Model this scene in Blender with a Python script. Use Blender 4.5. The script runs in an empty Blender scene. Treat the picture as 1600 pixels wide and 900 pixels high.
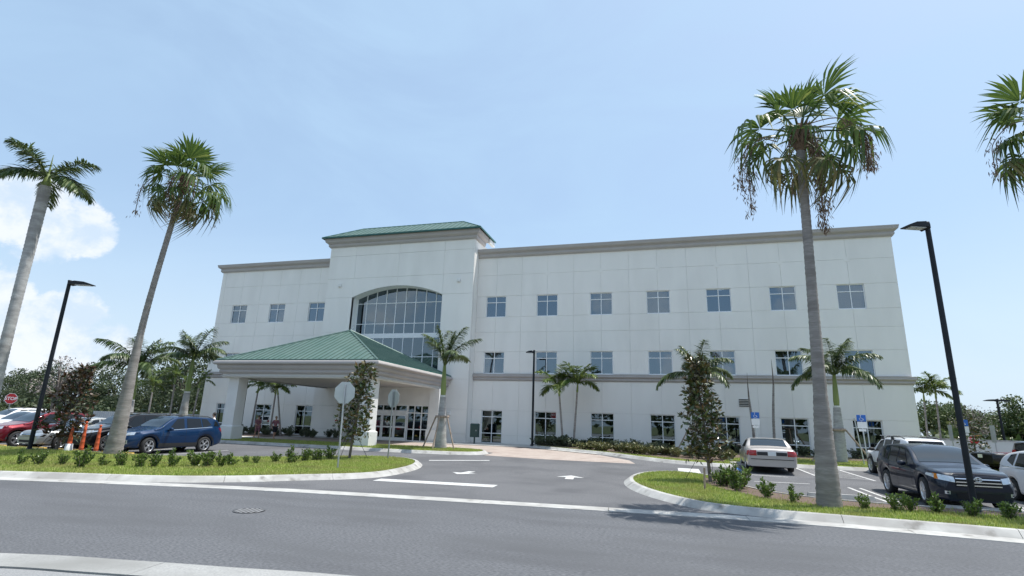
import bpy, bmesh, math, random
import numpy as np
from mathutils import Vector, Matrix, Euler, geometry
from mathutils.bvhtree import BVHTree
random.seed(7); RNG = np.random.default_rng(7)
S = bpy.context.scene
COL = S.collection
# ---------------------------------------------------------------- camera
H = 1.9
PITCH, ROLL, YAW, FPX = .2461, .0323, -.2843, 832.4
_cy, _sy, _cp, _sp = math.cos(YAW), math.sin(YAW), math.cos(PITCH), math.sin(PITCH)
_fw = Vector((_sy*_cp, _cy*_cp, _sp)); _rt = Vector((_cy, -_sy, 0)); _up = _rt.cross(_fw)
_r = math.cos(ROLL)*_rt + math.sin(ROLL)*_up
_u = -math.sin(ROLL)*_rt + math.cos(ROLL)*_up
cam = bpy.data.cameras.new('camera'); cam.sensor_width = 36; cam.lens = FPX/1600*36
cam.clip_start = .1; cam.clip_end = 6000
co = bpy.data.objects.new('camera', cam); COL.objects.link(co)
co.matrix_world = Matrix(((_r.x, _u.x, -_fw.x, 0), (_r.y, _u.y, -_fw.y, 0), (_r.z, _u.z, -_fw.z, H), (0, 0, 0, 1)))
S.camera = co
# ---------------------------------------------------------------- sky, sun, exposure
SUN_EL, SUN_AZ = math.radians(68), math.radians(60)
S.view_settings.view_transform = 'Standard'; S.view_settings.look = 'None'
S.view_settings.exposure = 0.78; S.view_settings.gamma = 1
w = bpy.data.worlds.new('World'); S.world = w; w.use_nodes = True
wn = w.node_tree.nodes; wl = w.node_tree.links
for n in list(wn): wn.remove(n)
def wnode(t, **k):
    n = wn.new(t)
    for a, v in k.items(): setattr(n, a, v)
    return n
sky = wnode('ShaderNodeTexSky', sky_type='NISHITA', sun_disc=False, sun_elevation=SUN_EL, sun_rotation=SUN_AZ,
            altitude=0, air_density=1.0, dust_density=2.2, ozone_density=1.2)
bg = wnode('ShaderNodeBackground'); bg.inputs[1].default_value = 0.115
out = wnode('ShaderNodeOutputWorld')
tc = wnode('ShaderNodeTexCoord')
def wmath(op, a, b=None, clamp=False):
    n = wnode('ShaderNodeMath', operation=op, use_clamp=clamp)
    for i, v in enumerate((a, b)):
        if v is None: continue
        if isinstance(v, (int, float)): n.inputs[i].default_value = v
        else: wl.new(v, n.inputs[i])
    return n.outputs[0]
def wnoise(scale, detail, rough=.55, stretch=(1, 1, 1), dist=0):
    mp = wnode('ShaderNodeMapping'); mp.inputs['Scale'].default_value = stretch
    wl.new(tc.outputs['Generated'], mp.inputs[0])
    n = wnode('ShaderNodeTexNoise'); n.inputs['Scale'].default_value = scale
    n.inputs['Detail'].default_value = detail; n.inputs['Roughness'].default_value = rough
    n.inputs['Distortion'].default_value = dist
    wl.new(mp.outputs[0], n.inputs['Vector']); return n.outputs[0]
def wramp(src, a, b):
    m = wnode('ShaderNodeMapRange', interpolation_type='SMOOTHSTEP')
    m.inputs[1].default_value = a; m.inputs[2].default_value = b
    wl.new(src, m.inputs[0]); return m.outputs[0]
def wmix(fac, a, b):
    m = wnode('ShaderNodeMix', data_type='RGBA')
    if isinstance(fac, (int, float)): m.inputs[0].default_value = fac
    else: wl.new(fac, m.inputs[0])
    for i, v in ((6, a), (7, b)):
        if isinstance(v, tuple): m.inputs[i].default_value = v
        else: wl.new(v, m.inputs[i])
    return m.outputs[2]
sep = wnode('ShaderNodeSeparateXYZ'); wl.new(tc.outputs['Generated'], sep.inputs[0])
# thin summer haze over the whole dome, a little streaky
veil = wramp(wnoise(2.2, 5, .6, (1, 1, 2.5), .6), .35, .75)
veil = wmath('ADD', wmath('MULTIPLY', veil, .26), .56)
skyc = wmix(veil, sky.outputs[0], (2.62, 3.75, 5.0, 1))
low = wramp(sep.outputs[2], .36, .0)
skyc = wmix(wmath('MULTIPLY', low, .62), skyc, (4.0, 4.7, 5.3, 1))
# heaped clouds standing low over the horizon to the west of north
def lump(d, r):
    dv = Vector(d).normalized()
    v = wnode('ShaderNodeVectorMath', operation='DOT_PRODUCT'); wl.new(tc.outputs['Generated'], v.inputs[0])
    v.inputs[1].default_value = dv
    return wramp(v.outputs['Value'], math.cos(r), math.cos(r*.35))
def ray(x, y): return _fw + _r*(x-800)/FPX - _u*(y-450)/FPX
blobs = None
for (x, y, r) in [(60, 345, .085), (125, 350, .06), (10, 330, .07), (100, 520, .085), (30, 545, .10), (155, 540, .06), (-90, 480, .12), (-160, 330, .13), (5, 450, .05)]:
    l = lump(ray(x, y), r)
    blobs = l if blobs is None else wmath('MAXIMUM', blobs, l)
# the same heaps go on round the rest of the horizon (seen in the panes)
for (d, r) in [((-2.5, -40, 8), .11), ((11, -40, 9), .10), ((-24, -40, 12), .13), ((-40, -40, 9), .16), ((30, -40, 10), .17), ((40, -10, 8), .15), ((-40, -10, 9), .2), ((2, -40, 3.5), .09), ((-14, -40, 4), .06)]:
    blobs = wmath('MAXIMUM', blobs, lump(d, r))
cn = wnoise(13, 12, .64, (1, 1, 1.2), .2)
dens = wramp(wmath('ADD', wmath('MULTIPLY', blobs, .42), wmath('MULTIPLY', cn, 1.5)), .90, 1.10)
dens = wmath('MULTIPLY', dens, wramp(blobs, .02, .3))
shade = wramp(wnoise(14, 9, .64, (1, 1, 1.3), .1), .36, .6)
cloudc = wmix(shade, (3.6, 4.3, 5.1, 1), (5.0, 5.2, 5.5, 1))
c = wmix(wmath('MULTIPLY', dens, .86), skyc, cloudc)
wl.new(c, bg.inputs[0]); wl.new(bg.outputs[0], out.inputs[0])
sd = Vector((math.sin(SUN_AZ)*math.cos(SUN_EL), math.cos(SUN_AZ)*math.cos(SUN_EL), math.sin(SUN_EL)))
sl = bpy.data.lights.new('sun', 'SUN'); sl.energy = 3.4; sl.angle = math.radians(.53); sl.color = (1, .965, .9)
so = bpy.data.objects.new('sun', sl); COL.objects.link(so)
so.rotation_euler = (-sd).to_track_quat('-Z', 'Y').to_euler(); so.location = sd*300
# ---------------------------------------------------------------- materials
MATS = {}
def mat(name, col, rough=.6, col2=None, scale=4, detail=6, metal=0, bump=0, bscale=None, spec=.5, coat=0, island=None,
        trans=0, emit=None, stretch=(1, 1, 1), lo=.35, hi=.65, col3=None, scale3=.3, coatr=.03, backf=False, stain=None):
    m = bpy.data.materials.new(name); MATS[name] = m; m.use_nodes = True
    nt = m.node_tree; N = nt.nodes; Lk = nt.links
    b = N['Principled BSDF']
    b.inputs['Base Color'].default_value = (*col, 1); b.inputs['Roughness'].default_value = rough
    b.inputs['Metallic'].default_value = metal; b.inputs['Specular IOR Level'].default_value = spec
    b.inputs['Coat Weight'].default_value = coat; b.inputs['Coat Roughness'].default_value = coatr
    if emit:
        b.inputs['Emission Color'].default_value = (*col, 1); b.inputs['Emission Strength'].default_value = emit
    def mixc(fac, A, B):
        x = N.new('ShaderNodeMix'); x.data_type = 'RGBA'; Lk.new(fac, x.inputs[0])
        for i, v in ((6, A), (7, B)):
            if isinstance(v, tuple): x.inputs[i].default_value = (*v[:3], 1)
            else: Lk.new(v, x.inputs[i])
        return x.outputs[2]
    tcn = N.new('ShaderNodeTexCoord'); mp = N.new('ShaderNodeMapping'); mp.inputs['Scale'].default_value = stretch
    geo = N.new('ShaderNodeNewGeometry')
    Lk.new(geo.outputs['Position'] if not backf else tcn.outputs['Object'], mp.inputs[0])
    def noise(sc, de, a, bb):
        n = N.new('ShaderNodeTexNoise'); n.inputs['Scale'].default_value = sc; n.inputs['Detail'].default_value = de
        Lk.new(mp.outputs[0], n.inputs['Vector'])
        r = N.new('ShaderNodeMapRange'); r.inputs[1].default_value = a; r.inputs[2].default_value = bb
        Lk.new(n.outputs[0], r.inputs[0]); return r.outputs[0], n.outputs[0]
    cur = None
    if island:
        rr = N.new('ShaderNodeValToRGB'); e = rr.color_ramp.elements
        for i, cc in enumerate(island):
            el = e[i] if i < 2 else e.new(1)
            el.position = i/(len(island)-1); el.color = (*cc, 1)
        Lk.new(geo.outputs['Random Per Island'], rr.inputs[0]); cur = rr.outputs[0]
        if col3:
            f3, _ = noise(scale3, 5, .46, .68); cur = mixc(f3, cur, col3)
    elif col2:
        fac, _ = noise(scale, detail, lo, hi); cur = mixc(fac, col, col2)
        if col3:
            f3, _ = noise(scale3, 4, .45, .7); cur = mixc(f3, cur, col3)
        if stain:
            f4, _ = noise(stain[0], 7, stain[1], stain[2]); cur = mixc(f4, cur, stain[3])
    if cur is not None: Lk.new(cur, b.inputs['Base Color'])
    if bump:
        _, nn = noise(bscale or scale*3, 5, 0, 1)
        bp = N.new('ShaderNodeBump'); bp.inputs['Strength'].default_value = bump; bp.inputs['Distance'].default_value = .02
        Lk.new(nn, bp.inputs['Height']); Lk.new(bp.outputs[0], b.inputs['Normal'])
    if trans:
        t = N.new('ShaderNodeBsdfTranslucent'); t.inputs[0].default_value = (*(col if not island else island[-1]), 1)
        if cur is not None: Lk.new(cur, t.inputs[0])
        mx = N.new('ShaderNodeMixShader'); mx.inputs[0].default_value = trans
        Lk.new(b.outputs[0], mx.inputs[1]); Lk.new(t.outputs[0], mx.inputs[2])
        Lk.new(mx.outputs[0], N['Material Output'].inputs[0])
    return m
def glassmat(name, tint, refl, col=(.9, .95, 1)):
    m = bpy.data.materials.new(name); MATS[name] = m; m.use_nodes = True
    N = m.node_tree.nodes; Lk = m.node_tree.links; N.remove(N['Principled BSDF'])
    t = N.new('ShaderNodeBsdfTransparent'); t.inputs[0].default_value = (*tint, 1)
    g = N.new('ShaderNodeBsdfGlossy'); g.inputs[0].default_value = (*col, 1); g.inputs['Roughness'].default_value = .012
    nz = N.new('ShaderNodeTexNoise'); nz.inputs['Scale'].default_value = .9; nz.inputs['Detail'].default_value = 2
    bp = N.new('ShaderNodeBump'); bp.inputs['Strength'].default_value = .03; bp.inputs['Distance'].default_value = .05
    ge = N.new('ShaderNodeNewGeometry'); Lk.new(ge.outputs['Position'], nz.inputs['Vector'])
    Lk.new(nz.outputs[0], bp.inputs['Height']); Lk.new(bp.outputs[0], g.inputs['Normal'])
    f = N.new('ShaderNodeFresnel'); f.inputs[0].default_value = 1.5
    a = N.new('ShaderNodeMath'); a.operation = 'ADD'; a.inputs[1].default_value = refl; a.use_clamp = True
    Lk.new(f.outputs[0], a.inputs[0]); mx = N.new('ShaderNodeMixShader')
    Lk.new(a.outputs[0], mx.inputs[0]); Lk.new(t.outputs[0], mx.inputs[1]); Lk.new(g.outputs[0], mx.inputs[2])
    Lk.new(mx.outputs[0], N['Material Output'].inputs[0]); return m
mat('asphalt', (.073, .076, .084), .88, (.158, .163, .174), 38, 3, bump=.5, bscale=110, col3=(.098, .101, .108), scale3=.55, stretch=(.45, 1.4, 1), spec=.3, stain=(.6, .5, .8, (.085, .087, .094)))
mat('asphalt_lot', (.085, .086, .092), .88, (.17, .171, .178), 30, 3, bump=.45, bscale=110, col3=(.095, .096, .102), scale3=.3, spec=.3, stain=(.5, .5, .78, (.082, .083, .09)))
mat('shoulder', (.2, .205, .21), .9, (.3, .3, .3), 60, 4, bump=.5, bscale=120)
mat('concrete', (.36, .355, .34), .88, (.46, .455, .435), 3, 8, bump=.25, bscale=50, col3=(.29, .28, .265), scale3=.9, stain=(2.2, .58, .72, (.2, .19, .175)))
mat('gutter', (.27, .27, .265), .88, (.35, .35, .34), 40, 4, bump=.3, bscale=60, col3=(.21, .21, .20), scale3=.6)
mat('walk', (.42, .415, .40), .85, (.5, .49, .47), 2, 8, bump=.15, bscale=50)
mat('paint', (.56, .56, .55), .7, (.33, .33, .33), 16, 8, bump=.2, bscale=60, lo=.48, hi=.68, stain=(3, .56, .74, (.36, .36, .36)))
mat('yellow', (.62, .40, .08), .7, (.5, .34, .1), 8)
mat('bluepaint', (.06, .22, .55), .7)
mat('soil', (.09, .062, .048), .95, (.16, .11, .085), 30, 8, bump=.8, bscale=60)
mat('turf', (.14, .20, .035), .95, (.22, .27, .06), 5, 8, bump=.6, bscale=60, col3=(.30, .28, .10), scale3=.8)
mat('ground', (.10, .13, .04), .95, (.16, .16, .08), .3, 8)
mat('grass', (.16, .27, .03), .6, island=[(.15, .21, .035), (.26, .35, .06), (.38, .46, .10), (.5, .49, .2)], trans=.3, col3=(.33, .33, .11), scale3=.9)
mat('stucco', (.81, .79, .76), .92, (.835, .815, .785), .9, 8, bump=.12, bscale=70, col3=(.775, .755, .725), scale3=.7, stretch=(1, 1, .28), spec=.2)
mat('joint', (.72, .705, .68), .95)
mat('taupe', (.40, .375, .37), .85, (.43, .405, .395), 1.2, 6, bump=.1, bscale=60)
mat('trimwhite', (.74, .74, .73), .8, (.70, .70, .69), 2, 5)
mat('soffit', (.52, .51, .50), .9, (.56, .55, .54), 1)
mat('alum', (.8, .82, .84), .45, metal=0)
mat('darkmetal', (.010, .014, .02), .5, (.016, .02, .028), 3, spec=.25)
mat('greyalum', (.42, .44, .46), .45, (.5, .52, .54), 5, metal=.7)
mat('roofgreen', (.085, .15, .13), .45, (.115, .18, .158), .9, 7, metal=.1, spec=.4, col3=(.105, .165, .147), scale3=.35)
mat('ridgegreen', (.02, .10, .085), .4)
mat('utilgreen', (.025, .06, .055), .5)
mat('interior', (.13, .13, .13), .9); mat('ceiling', (.32, .32, .31), .9)
mat('blind', (.45, .48, .5), .9)
mat('lampglow', (1, .98, .92), .5, emit=5)
glassmat('glass', (.22, .26, .29), .17, (.66, .84, 1))
glassmat('glass_low', (.10, .12, .13), .10, (.75, .9, 1))
glassmat('glass_tower', (.18, .26, .30), .12, (.75, .9, 1))
mat('brick', (.34, .28, .245), .85, (.41, .35, .31), 9, 4, bump=.2, bscale=40, col3=(.30, .24, .21), scale3=1.5)
mat('palmtrunk', (.25, .23, .215), .9, (.34, .315, .30), 5, 8, bump=.9, bscale=30, stretch=(1, 1, 6), col3=(.2, .18, .17), scale3=.8)
mat('royaltrunk', (.33, .325, .32), .85, (.43, .425, .42), 6, 8, bump=.6, bscale=20, stretch=(1, 1, 3), col3=(.25, .24, .235), scale3=1.2)
mat('crownshaft', (.14, .2, .05), .5, (.22, .26, .08), 3, stretch=(1, 1, .3))
mat('boots', (.12, .075, .05), .95, (.2, .14, .09), 14, 6, bump=1, bscale=30)
mat('fan', (.1, .17, .04), .42, island=[(.04, .08, .02), (.075, .125, .028), (.125, .18, .04), (.2, .24, .065)], trans=.38, spec=.3)
mat('fanold', (.12, .13, .05), .55, island=[(.06, .09, .025), (.12, .13, .045), (.22, .18, .08), (.09, .12, .03)], trans=.3)
mat('dead', (.16, .11, .08), .9, island=[(.10, .065, .045), (.2, .14, .10), (.32, .25, .19)], trans=.15)
mat('pinna', (.06, .12, .03), .38, island=[(.03, .06, .02), (.06, .10, .03), (.10, .145, .045), (.19, .215, .10)], trans=.25, spec=.5)
mat('pinna2', (.09, .16, .03), .4, island=[(.05, .095, .022), (.10, .16, .035), (.16, .215, .05), (.24, .27, .09)], trans=.35, spec=.3)
mat('magleaf', (.06, .08, .03), .28, island=[(.025, .05, .015), (.045, .08, .02), (.11, .075, .024), (.06, .10, .025), (.16, .09, .03), (.03, .06, .016), (.09, .11, .03)], spec=.55)
mat('magbrown', (.1, .05, .025), .4, island=[(.04, .02, .012), (.07, .03, .016), (.03, .045, .015), (.035, .055, .018), (.12, .05, .022), (.025, .04, .013)])
mat('shrub', (.05, .1, .02), .38, island=[(.04, .075, .02), (.08, .14, .03), (.13, .20, .045), (.21, .27, .075)], trans=.25, spec=.35)
mat('shrubgrey', (.09, .12, .07), .5, island=[(.045, .07, .04), (.08, .11, .06), (.13, .15, .09)], trans=.15)
mat('shrubyellow', (.12, .15, .05), .5, island=[(.06, .08, .03), (.13, .14, .05), (.2, .2, .08), (.15, .12, .06)], trans=.15)
mat('treeleaf', (.05, .08, .03), .6, island=[(.025, .045, .018), (.045, .07, .028), (.07, .095, .04), (.1, .125, .06)], trans=.2)
mat('treeleaf2', (.06, .09, .03), .55, island=[(.03, .06, .02), (.06, .1, .03), (.1, .14, .045), (.15, .17, .07)], trans=.2)
mat('twig', (.22, .19, .17), .9, (.3, .27, .25), 8)
mat('bark', (.11, .09, .075), .95, (.19, .16, .14), 8, bump=.6)
mat('timber', (.25, .19, .15), .9, (.36, .29, .24), 10, stretch=(1, 1, .2))
mat('rubber', (.016, .016, .017), .8, (.03, .03, .03), 20); mat('rim', (.62, .63, .65), .28, metal=.85); mat('rimdark', (.02, .02, .022), .5)
mat('carglass', (.008, .011, .014), .04, spec=.45); mat('carglass_light', (.018, .03, .042), .03, spec=.55)
mat('cladding', (.02, .02, .022), .6, (.03, .03, .03), 30); mat('chrome', (.7, .71, .73), .15, metal=1)
mat('headlamp', (.62, .66, .7), .08, spec=1, metal=.5); mat('taillamp', (.33, .012, .012), .12, spec=.8); mat('amber', (.6, .2, .03), .15)
mat('plate', (.7, .71, .7), .5); mat('seam', (.006, .006, .006), .8)
def paint(n, c, metal=.35, rough=.4): mat(n, c, rough, metal=metal, coat=.75, spec=.15)
paint('p_blue', (.0, .022, .075), .1); paint('p_black', (.006, .0065, .009), .2); paint('p_char', (.004, .0095, .024), .05); paint('p_red', (.13, .006, .014))
paint('p_silver', (.30, .31, .31), .6); paint('p_white', (.74, .75, .77), 0); paint('p_champ', (.46, .43, .41), .5)
mat('signred', (.42, .015, .022), .4); mat('signwhite', (.75, .75, .75), .45); mat('signblue', (.02, .13, .48), .4)
mat('signback', (.46, .49, .5), .45, (.52, .55, .56), 3, metal=.5); mat('post', (.32, .34, .35), .5, metal=.6)
mat('orange', (.58, .10, .03), .6, (.5, .09, .03), 5); mat('skin', (.42, .25, .18), .6); mat('hair', (.03, .022, .018), .7); mat('hairfair', (.28, .2, .12), .7)
mat('mauve', (.22, .10, .13), .9, (.3, .14, .17), 20); mat('shirt', (.74, .75, .77), .9); mat('darkcloth', (.02, .02, .03), .9); mat('magenta', (.25, .03, .08), .9)
mat('iron', (.20, .20, .205), .6, (.26, .26, .265), 20, metal=.1); mat('farfence', (.4, .42, .44), .8, (.46, .48, .5), 1)
mat('farwall', (.6, .6, .58), .9)
M = MATS
# ---------------------------------------------------------------- helpers
def gz(Y): return .24*min(1, max(0, (Y-20)/16))
def tag(o, label=None, cat=None, group=None, kind=None):
    if label: o['label'] = label
    if cat: o['category'] = cat
    if group: o['group'] = group
    if kind: o['kind'] = kind
    return o
def empty(name, loc, label=None, cat=None, group=None, rz=0):
    o = bpy.data.objects.new(name, None); COL.objects.link(o); o.location = loc; o.rotation_euler = (0, 0, rz)
    o.empty_display_size = .3
    return tag(o, label, cat, group)
def link(name, me, parent=None, m=None):
    o = bpy.data.objects.new(name, me); COL.objects.link(o)
    if m is not None and not me.materials: me.materials.append(M[m] if isinstance(m, str) else m)
    if parent: o.parent = parent
    return o
def mesh_np(name, V, F, smooth=False):
    """V (n,3) array; F (m,k) array with constant k, or list of faces"""
    me = bpy.data.meshes.new(name)
    if isinstance(F, np.ndarray):
        k = F.shape[1]; me.vertices.add(len(V)); me.vertices.foreach_set('co', np.asarray(V, np.float32).ravel())
        me.loops.add(F.size); me.loops.foreach_set('vertex_index', F.astype(np.int32).ravel())
        me.polygons.add(len(F)); me.polygons.foreach_set('loop_start', np.arange(0, F.size, k, dtype=np.int32))
        me.update(calc_edges=True)
    else:
        me.from_pydata([tuple(v) for v in V], [], F); me.update()
    if smooth: me.polygons.foreach_set('use_smooth', np.ones(len(me.polygons), bool))
    return me
class MB:
    def __init__(s): s.v = []; s.f = []; s.sm = []
    def add(s, vs, fs, smooth=False):
        n = len(s.v); s.v += [tuple(v) for v in vs]; s.f += [tuple(i+n for i in f) for f in fs]; s.sm += [smooth]*len(fs); return s
    def box(s, x0, x1, y0, y1, z0, z1):
        return s.add([(x0, y0, z0), (x1, y0, z0), (x1, y1, z0), (x0, y1, z0), (x0, y0, z1), (x1, y0, z1), (x1, y1, z1), (x0, y1, z1)],
                     [(0, 3, 2, 1), (4, 5, 6, 7), (0, 1, 5, 4), (1, 2, 6, 5), (2, 3, 7, 6), (3, 0, 4, 7)])
    def panel(s, x0, x1, z0, z1, y, d, bev=.006):
        """wall slab facing -Y with bevelled rim, front at y, back at y+d"""
        b = bev
        return s.add([(x0, y+d, z0), (x1, y+d, z0), (x1, y+d, z1), (x0, y+d, z1), (x0, y+b, z0), (x1, y+b, z0), (x1, y+b, z1), (x0, y+b, z1),
                      (x0+b, y, z0+b), (x1-b, y, z0+b), (x1-b, y, z1-b), (x0+b, y, z1-b)],
                     [(8, 9, 10, 11)] + [(i+4, (i+1) % 4+4, (i+1) % 4+8, i+8) for i in range(4)] + [(i, (i+1) % 4, (i+1) % 4+4, i+4) for i in range(4)])
    def prism(s, poly, a, b, axis='y'):
        """extrude 2-D polygon along an axis from a to b"""
        f = {'y': lambda p, t: (p[0], t, p[1]), 'z': lambda p, t: (p[0], p[1], t), 'x': lambda p, t: (t, p[0], p[1])}[axis]
        n = len(poly)
        return s.add([f(p, a) for p in poly]+[f(p, b) for p in poly],
                     [tuple(range(n))[::-1], tuple(range(n, 2*n))]+[(i, (i+1) % n, (i+1) % n+n, i+n) for i in range(n)])
    def tube(s, pts, rad, n=8, cap=True, smooth=True):
        pts = [Vector(p) for p in pts]; m = len(pts)
        if isinstance(rad, (int, float)): rad = [rad]*m
        vs = []; prev = None
        for i, p in enumerate(pts):
            t = (pts[min(i+1, m-1)]-pts[max(i-1, 0)]).normalized()
            if prev is None: a = t.orthogonal().normalized()
            else: a = (prev-t*prev.dot(t)).normalized()
            prev = a; b = t.cross(a)
            for k in range(n):
                an = 2*math.pi*k/n; vs.append(p+(a*math.cos(an)+b*math.sin(an))*rad[i])
        fs = [(i*n+k, i*n+(k+1) % n, (i+1)*n+(k+1) % n, (i+1)*n+k) for i in range(m-1) for k in range(n)]
        s.add(vs, fs, smooth)
        if cap: s.add(vs[:n], [tuple(range(n))[::-1]]); s.add(vs[-n:], [tuple(range(n))])
        return s
    def lathe(s, prof, n=16, c=(0, 0, 0), axis='z', smooth=True):
        vs = []
        for (r, h) in prof:
            for k in range(n):
                a = 2*math.pi*k/n; x, y = r*math.cos(a), r*math.sin(a)
                vs.append((c[0]+x, c[1]+y, c[2]+h) if axis == 'z' else (c[0]+x, c[1]+h, c[2]+y))
        m = len(prof)
        s.add(vs, [(i*n+k, i*n+(k+1) % n, (i+1)*n+(k+1) % n, (i+1)*n+k) for i in range(m-1) for k in range(n)], smooth)
        return s
    def mesh(s, name='m', org=(0, 0, 0)):
        me = bpy.data.meshes.new(name); o = Vector(org)
        me.from_pydata([tuple(Vector(v)-o) for v in s.v], [], s.f)
        if any(s.sm): me.polygons.foreach_set('use_smooth', s.sm)
        me.update(); return me
    def build(s, name, m, parent=None, org=(0, 0, 0)): return link(name, s.mesh(name, org), parent, m)
def dup(root, loc=None, rz=None, sc=None, **k):
    def cp(o, par):
        c = o.copy(); COL.objects.link(c)
        if par: c.parent = par
        for ch in o.children: cp(ch, c)
        return c
    r = cp(root, None)
    if loc is not None: r.location = loc
    if rz is not None: r.rotation_euler = (0, 0, rz)
    if sc is not None: r.scale = (sc, sc, sc) if isinstance(sc, (int, float)) else sc
    return tag(r, **k)
def catmull(P, n=8, closed=False):
    P = [np.array(p, float) for p in P]; m = len(P); o = []
    for i in range(m if closed else m-1):
        if closed: a, b, c, d = P[i-1], P[i], P[(i+1) % m], P[(i+2) % m]
        else: a, b, c, d = P[max(i-1, 0)], P[i], P[i+1], P[min(i+2, m-1)]
        for k in range(n):
            t = k/n; o.append(.5*((2*b)+(-a+c)*t+(2*a-5*b+4*c-d)*t*t+(-a+3*b-3*c+d)*t**3))
    if not closed: o.append(P[-1])
    return np.array(o)
def clipY(poly, y, keep_above):
    o = []
    for i in range(len(poly)):
        a, b = poly[i-1], poly[i]; ia, ib = ((a[1] >= y) == keep_above), ((b[1] >= y) == keep_above)
        if ia != ib:
            t = (y-a[1])/(b[1]-a[1]); o.append((a[0]+(b[0]-a[0])*t, y))
        if ib: o.append((b[0], b[1]))
    return o
def sheet(name, poly, dz, m, kind='structure', parent=None, **k):
    """flat polygon draped on the gently rising ground"""
    mb = MB(); poly = [tuple(p[:2]) for p in poly]
    for lo, hi in ((-1e4, 20), (20, 36), (36, 1e4)):
        q = clipY(clipY(poly, lo, True), hi, False) if lo > -1e4 else clipY(poly, hi, False)
        if len(q) < 3: continue
        tri = geometry.tessellate_polygon([[Vector((a, b, 0)) for a, b in q]])
        vs = [(a, b, gz(b)+dz) for a, b in q]; fs = []
        for t in tri:
            A, B, C_ = [Vector(q[i]) for i in t]
            cr = (B-A).cross(C_-A)
            if abs(cr) < 1e-9: continue
            fs.append(tuple(t) if cr > 0 else tuple(t[::-1]))
        mb.add(vs, fs)
    o = mb.build(name, m, parent)
    if kind and not parent: o['kind'] = kind
    return tag(o, **k)
def arclen(P): return np.concatenate([[0], np.cumsum(np.linalg.norm(np.diff(P[:, :2], axis=0), axis=1))])
def resample(P, step):
    s = arclen(P); n = max(2, int(s[-1]/step)+1); t = np.linspace(0, s[-1], n)
    return np.stack([np.interp(t, s, P[:, 0]), np.interp(t, s, P[:, 1])], 1)
def offset(P, d):
    t = np.gradient(P, axis=0); t /= np.linalg.norm(t, axis=1)[:, None]+1e-9
    return P+np.stack([-t[:, 1], t[:, 0]], 1)*d
def sweep_kerb(parent, P, prof, seg=3.0, m='concrete', name='kerb_block'):
    """P: path, inside of the island on its left; prof: (offset to left, height); cut into cast lengths"""
    Q = resample(P, .25); n = int(seg/.25)
    for i in range(0, len(Q)-1, n):
        q = Q[i:i+n+1].copy()
        if len(q) < 2: continue
        e = .012*(q[1]-q[0])/np.linalg.norm(q[1]-q[0]); q[0] = q[0]+e
        lanes = [offset(q, o) for o, z in prof] if len(q) > 2 else [q+np.array([-(q[1]-q[0])[1], (q[1]-q[0])[0]])/np.linalg.norm(q[1]-q[0])*o for o, z in prof]
        vs = []; k = len(prof)
        for j in range(len(q)):
            for l, (o, z) in zip(lanes, prof): vs.append((l[j][0], l[j][1], gz(l[j][1])+z))
        fs = [(j*k+a, j*k+a+1, (j+1)*k+a+1, (j+1)*k+a)[::-1] for j in range(len(q)-1) for a in range(k-1)]
        fs += [tuple(range(k)), tuple(range((len(q)-1)*k, len(q)*k))[::-1]]
        MB().add(vs, fs).build(name, m, parent)
def inpoly(pts, poly):
    x, y = pts[:, 0], pts[:, 1]; c = np.zeros(len(pts), bool); P = np.asarray(poly)
    for i in range(len(P)):
        a, b = P[i-1], P[i]
        k = ((a[1] > y) != (b[1] > y)); xx = (b[0]-a[0])*(y-a[1])/(b[1]-a[1]+1e-12)+a[0]
        c ^= k & (x < xx)
    return c
def leaves(pts, size, nrm=None, up=0, rng=RNG, asp=.5, fold=True):
    """one folded diamond leaf per point; returns V,F (quads)"""
    n = len(pts); d = rng.normal(size=(n, 3)); d[:, 2] += up
    d /= np.linalg.norm(d, axis=1)[:, None]+1e-9
    if nrm is not None:
        d = d*.7+nrm; d /= np.linalg.norm(d, axis=1)[:, None]+1e-9
    r = rng.normal(size=(n, 3)); s = np.cross(d, r); s /= np.linalg.norm(s, axis=1)[:, None]+1e-9
    u = np.cross(s, d); L = (np.asarray(size)*rng.uniform(.7, 1.3, n))[:, None]
    a = pts; b = pts+d*L*.45+s*L*asp*.5+u*L*.06; c = pts+d*L; e = pts+d*L*.45-s*L*asp*.5+u*L*.06
    V = np.stack([a, b, c, e], 1).reshape(-1, 3); F = np.arange(4*n).reshape(n, 4)
    return V, F
# ================================================================ ground, road, kerbs
gm = MB()
ys = [-900, 20, 36, 1800]
for i in range(3):
    gm.add([(-1800, ys[i], gz(ys[i])-.03), (1800, ys[i], gz(ys[i])-.03), (1800, ys[i+1], gz(ys[i+1])-.03), (-1800, ys[i+1], gz(ys[i+1])-.03)], [(0, 1, 2, 3)])
tag(gm.build('ground', 'ground'), kind='structure')
GUT = catmull([(-60, -9), (-40, 1.2), (-28, 6.3), (-22, 8.6), (-16.92, 10.5), (-12.4, 11.66), (-9.5, 12.2), (-6.7, 12.52), (-3.6, 12.84), (-.7, 13.1),
               (2.3, 13.28), (5.1, 13.1), (6.3, 12.95), (10, 12.2), (16, 10.2), (30, 3.5), (45, -6)], 6)
NEAR = catmull([(-50, -16), (-30, -3.2), (-20, 1.6), (-14, 3.9), (-8.56, 5.56), (-6.8, 5.93), (-5.3, 6.17), (-3.88, 6.4), (0, 6.75), (4, 6.8), (8, 6.5), (14, 5.3), (26, 0), (38, -8)], 6)
gfar = offset(GUT, .56); nfar = offset(NEAR, -.62)
sheet('road', list(NEAR)+list(GUT[::-1]), 0, 'asphalt')
gut = tag(MB().build('gutter', 'gutter'), kind='structure')
sweep_kerb(gut, GUT, [(0, -.02), (.005, .010), (.555, .012), (.56, -.02)], 3.0, 'concrete', name='gutter_slab')
nk = tag(MB().build('near_gutter', 'gutter'), kind='structure')
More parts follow.
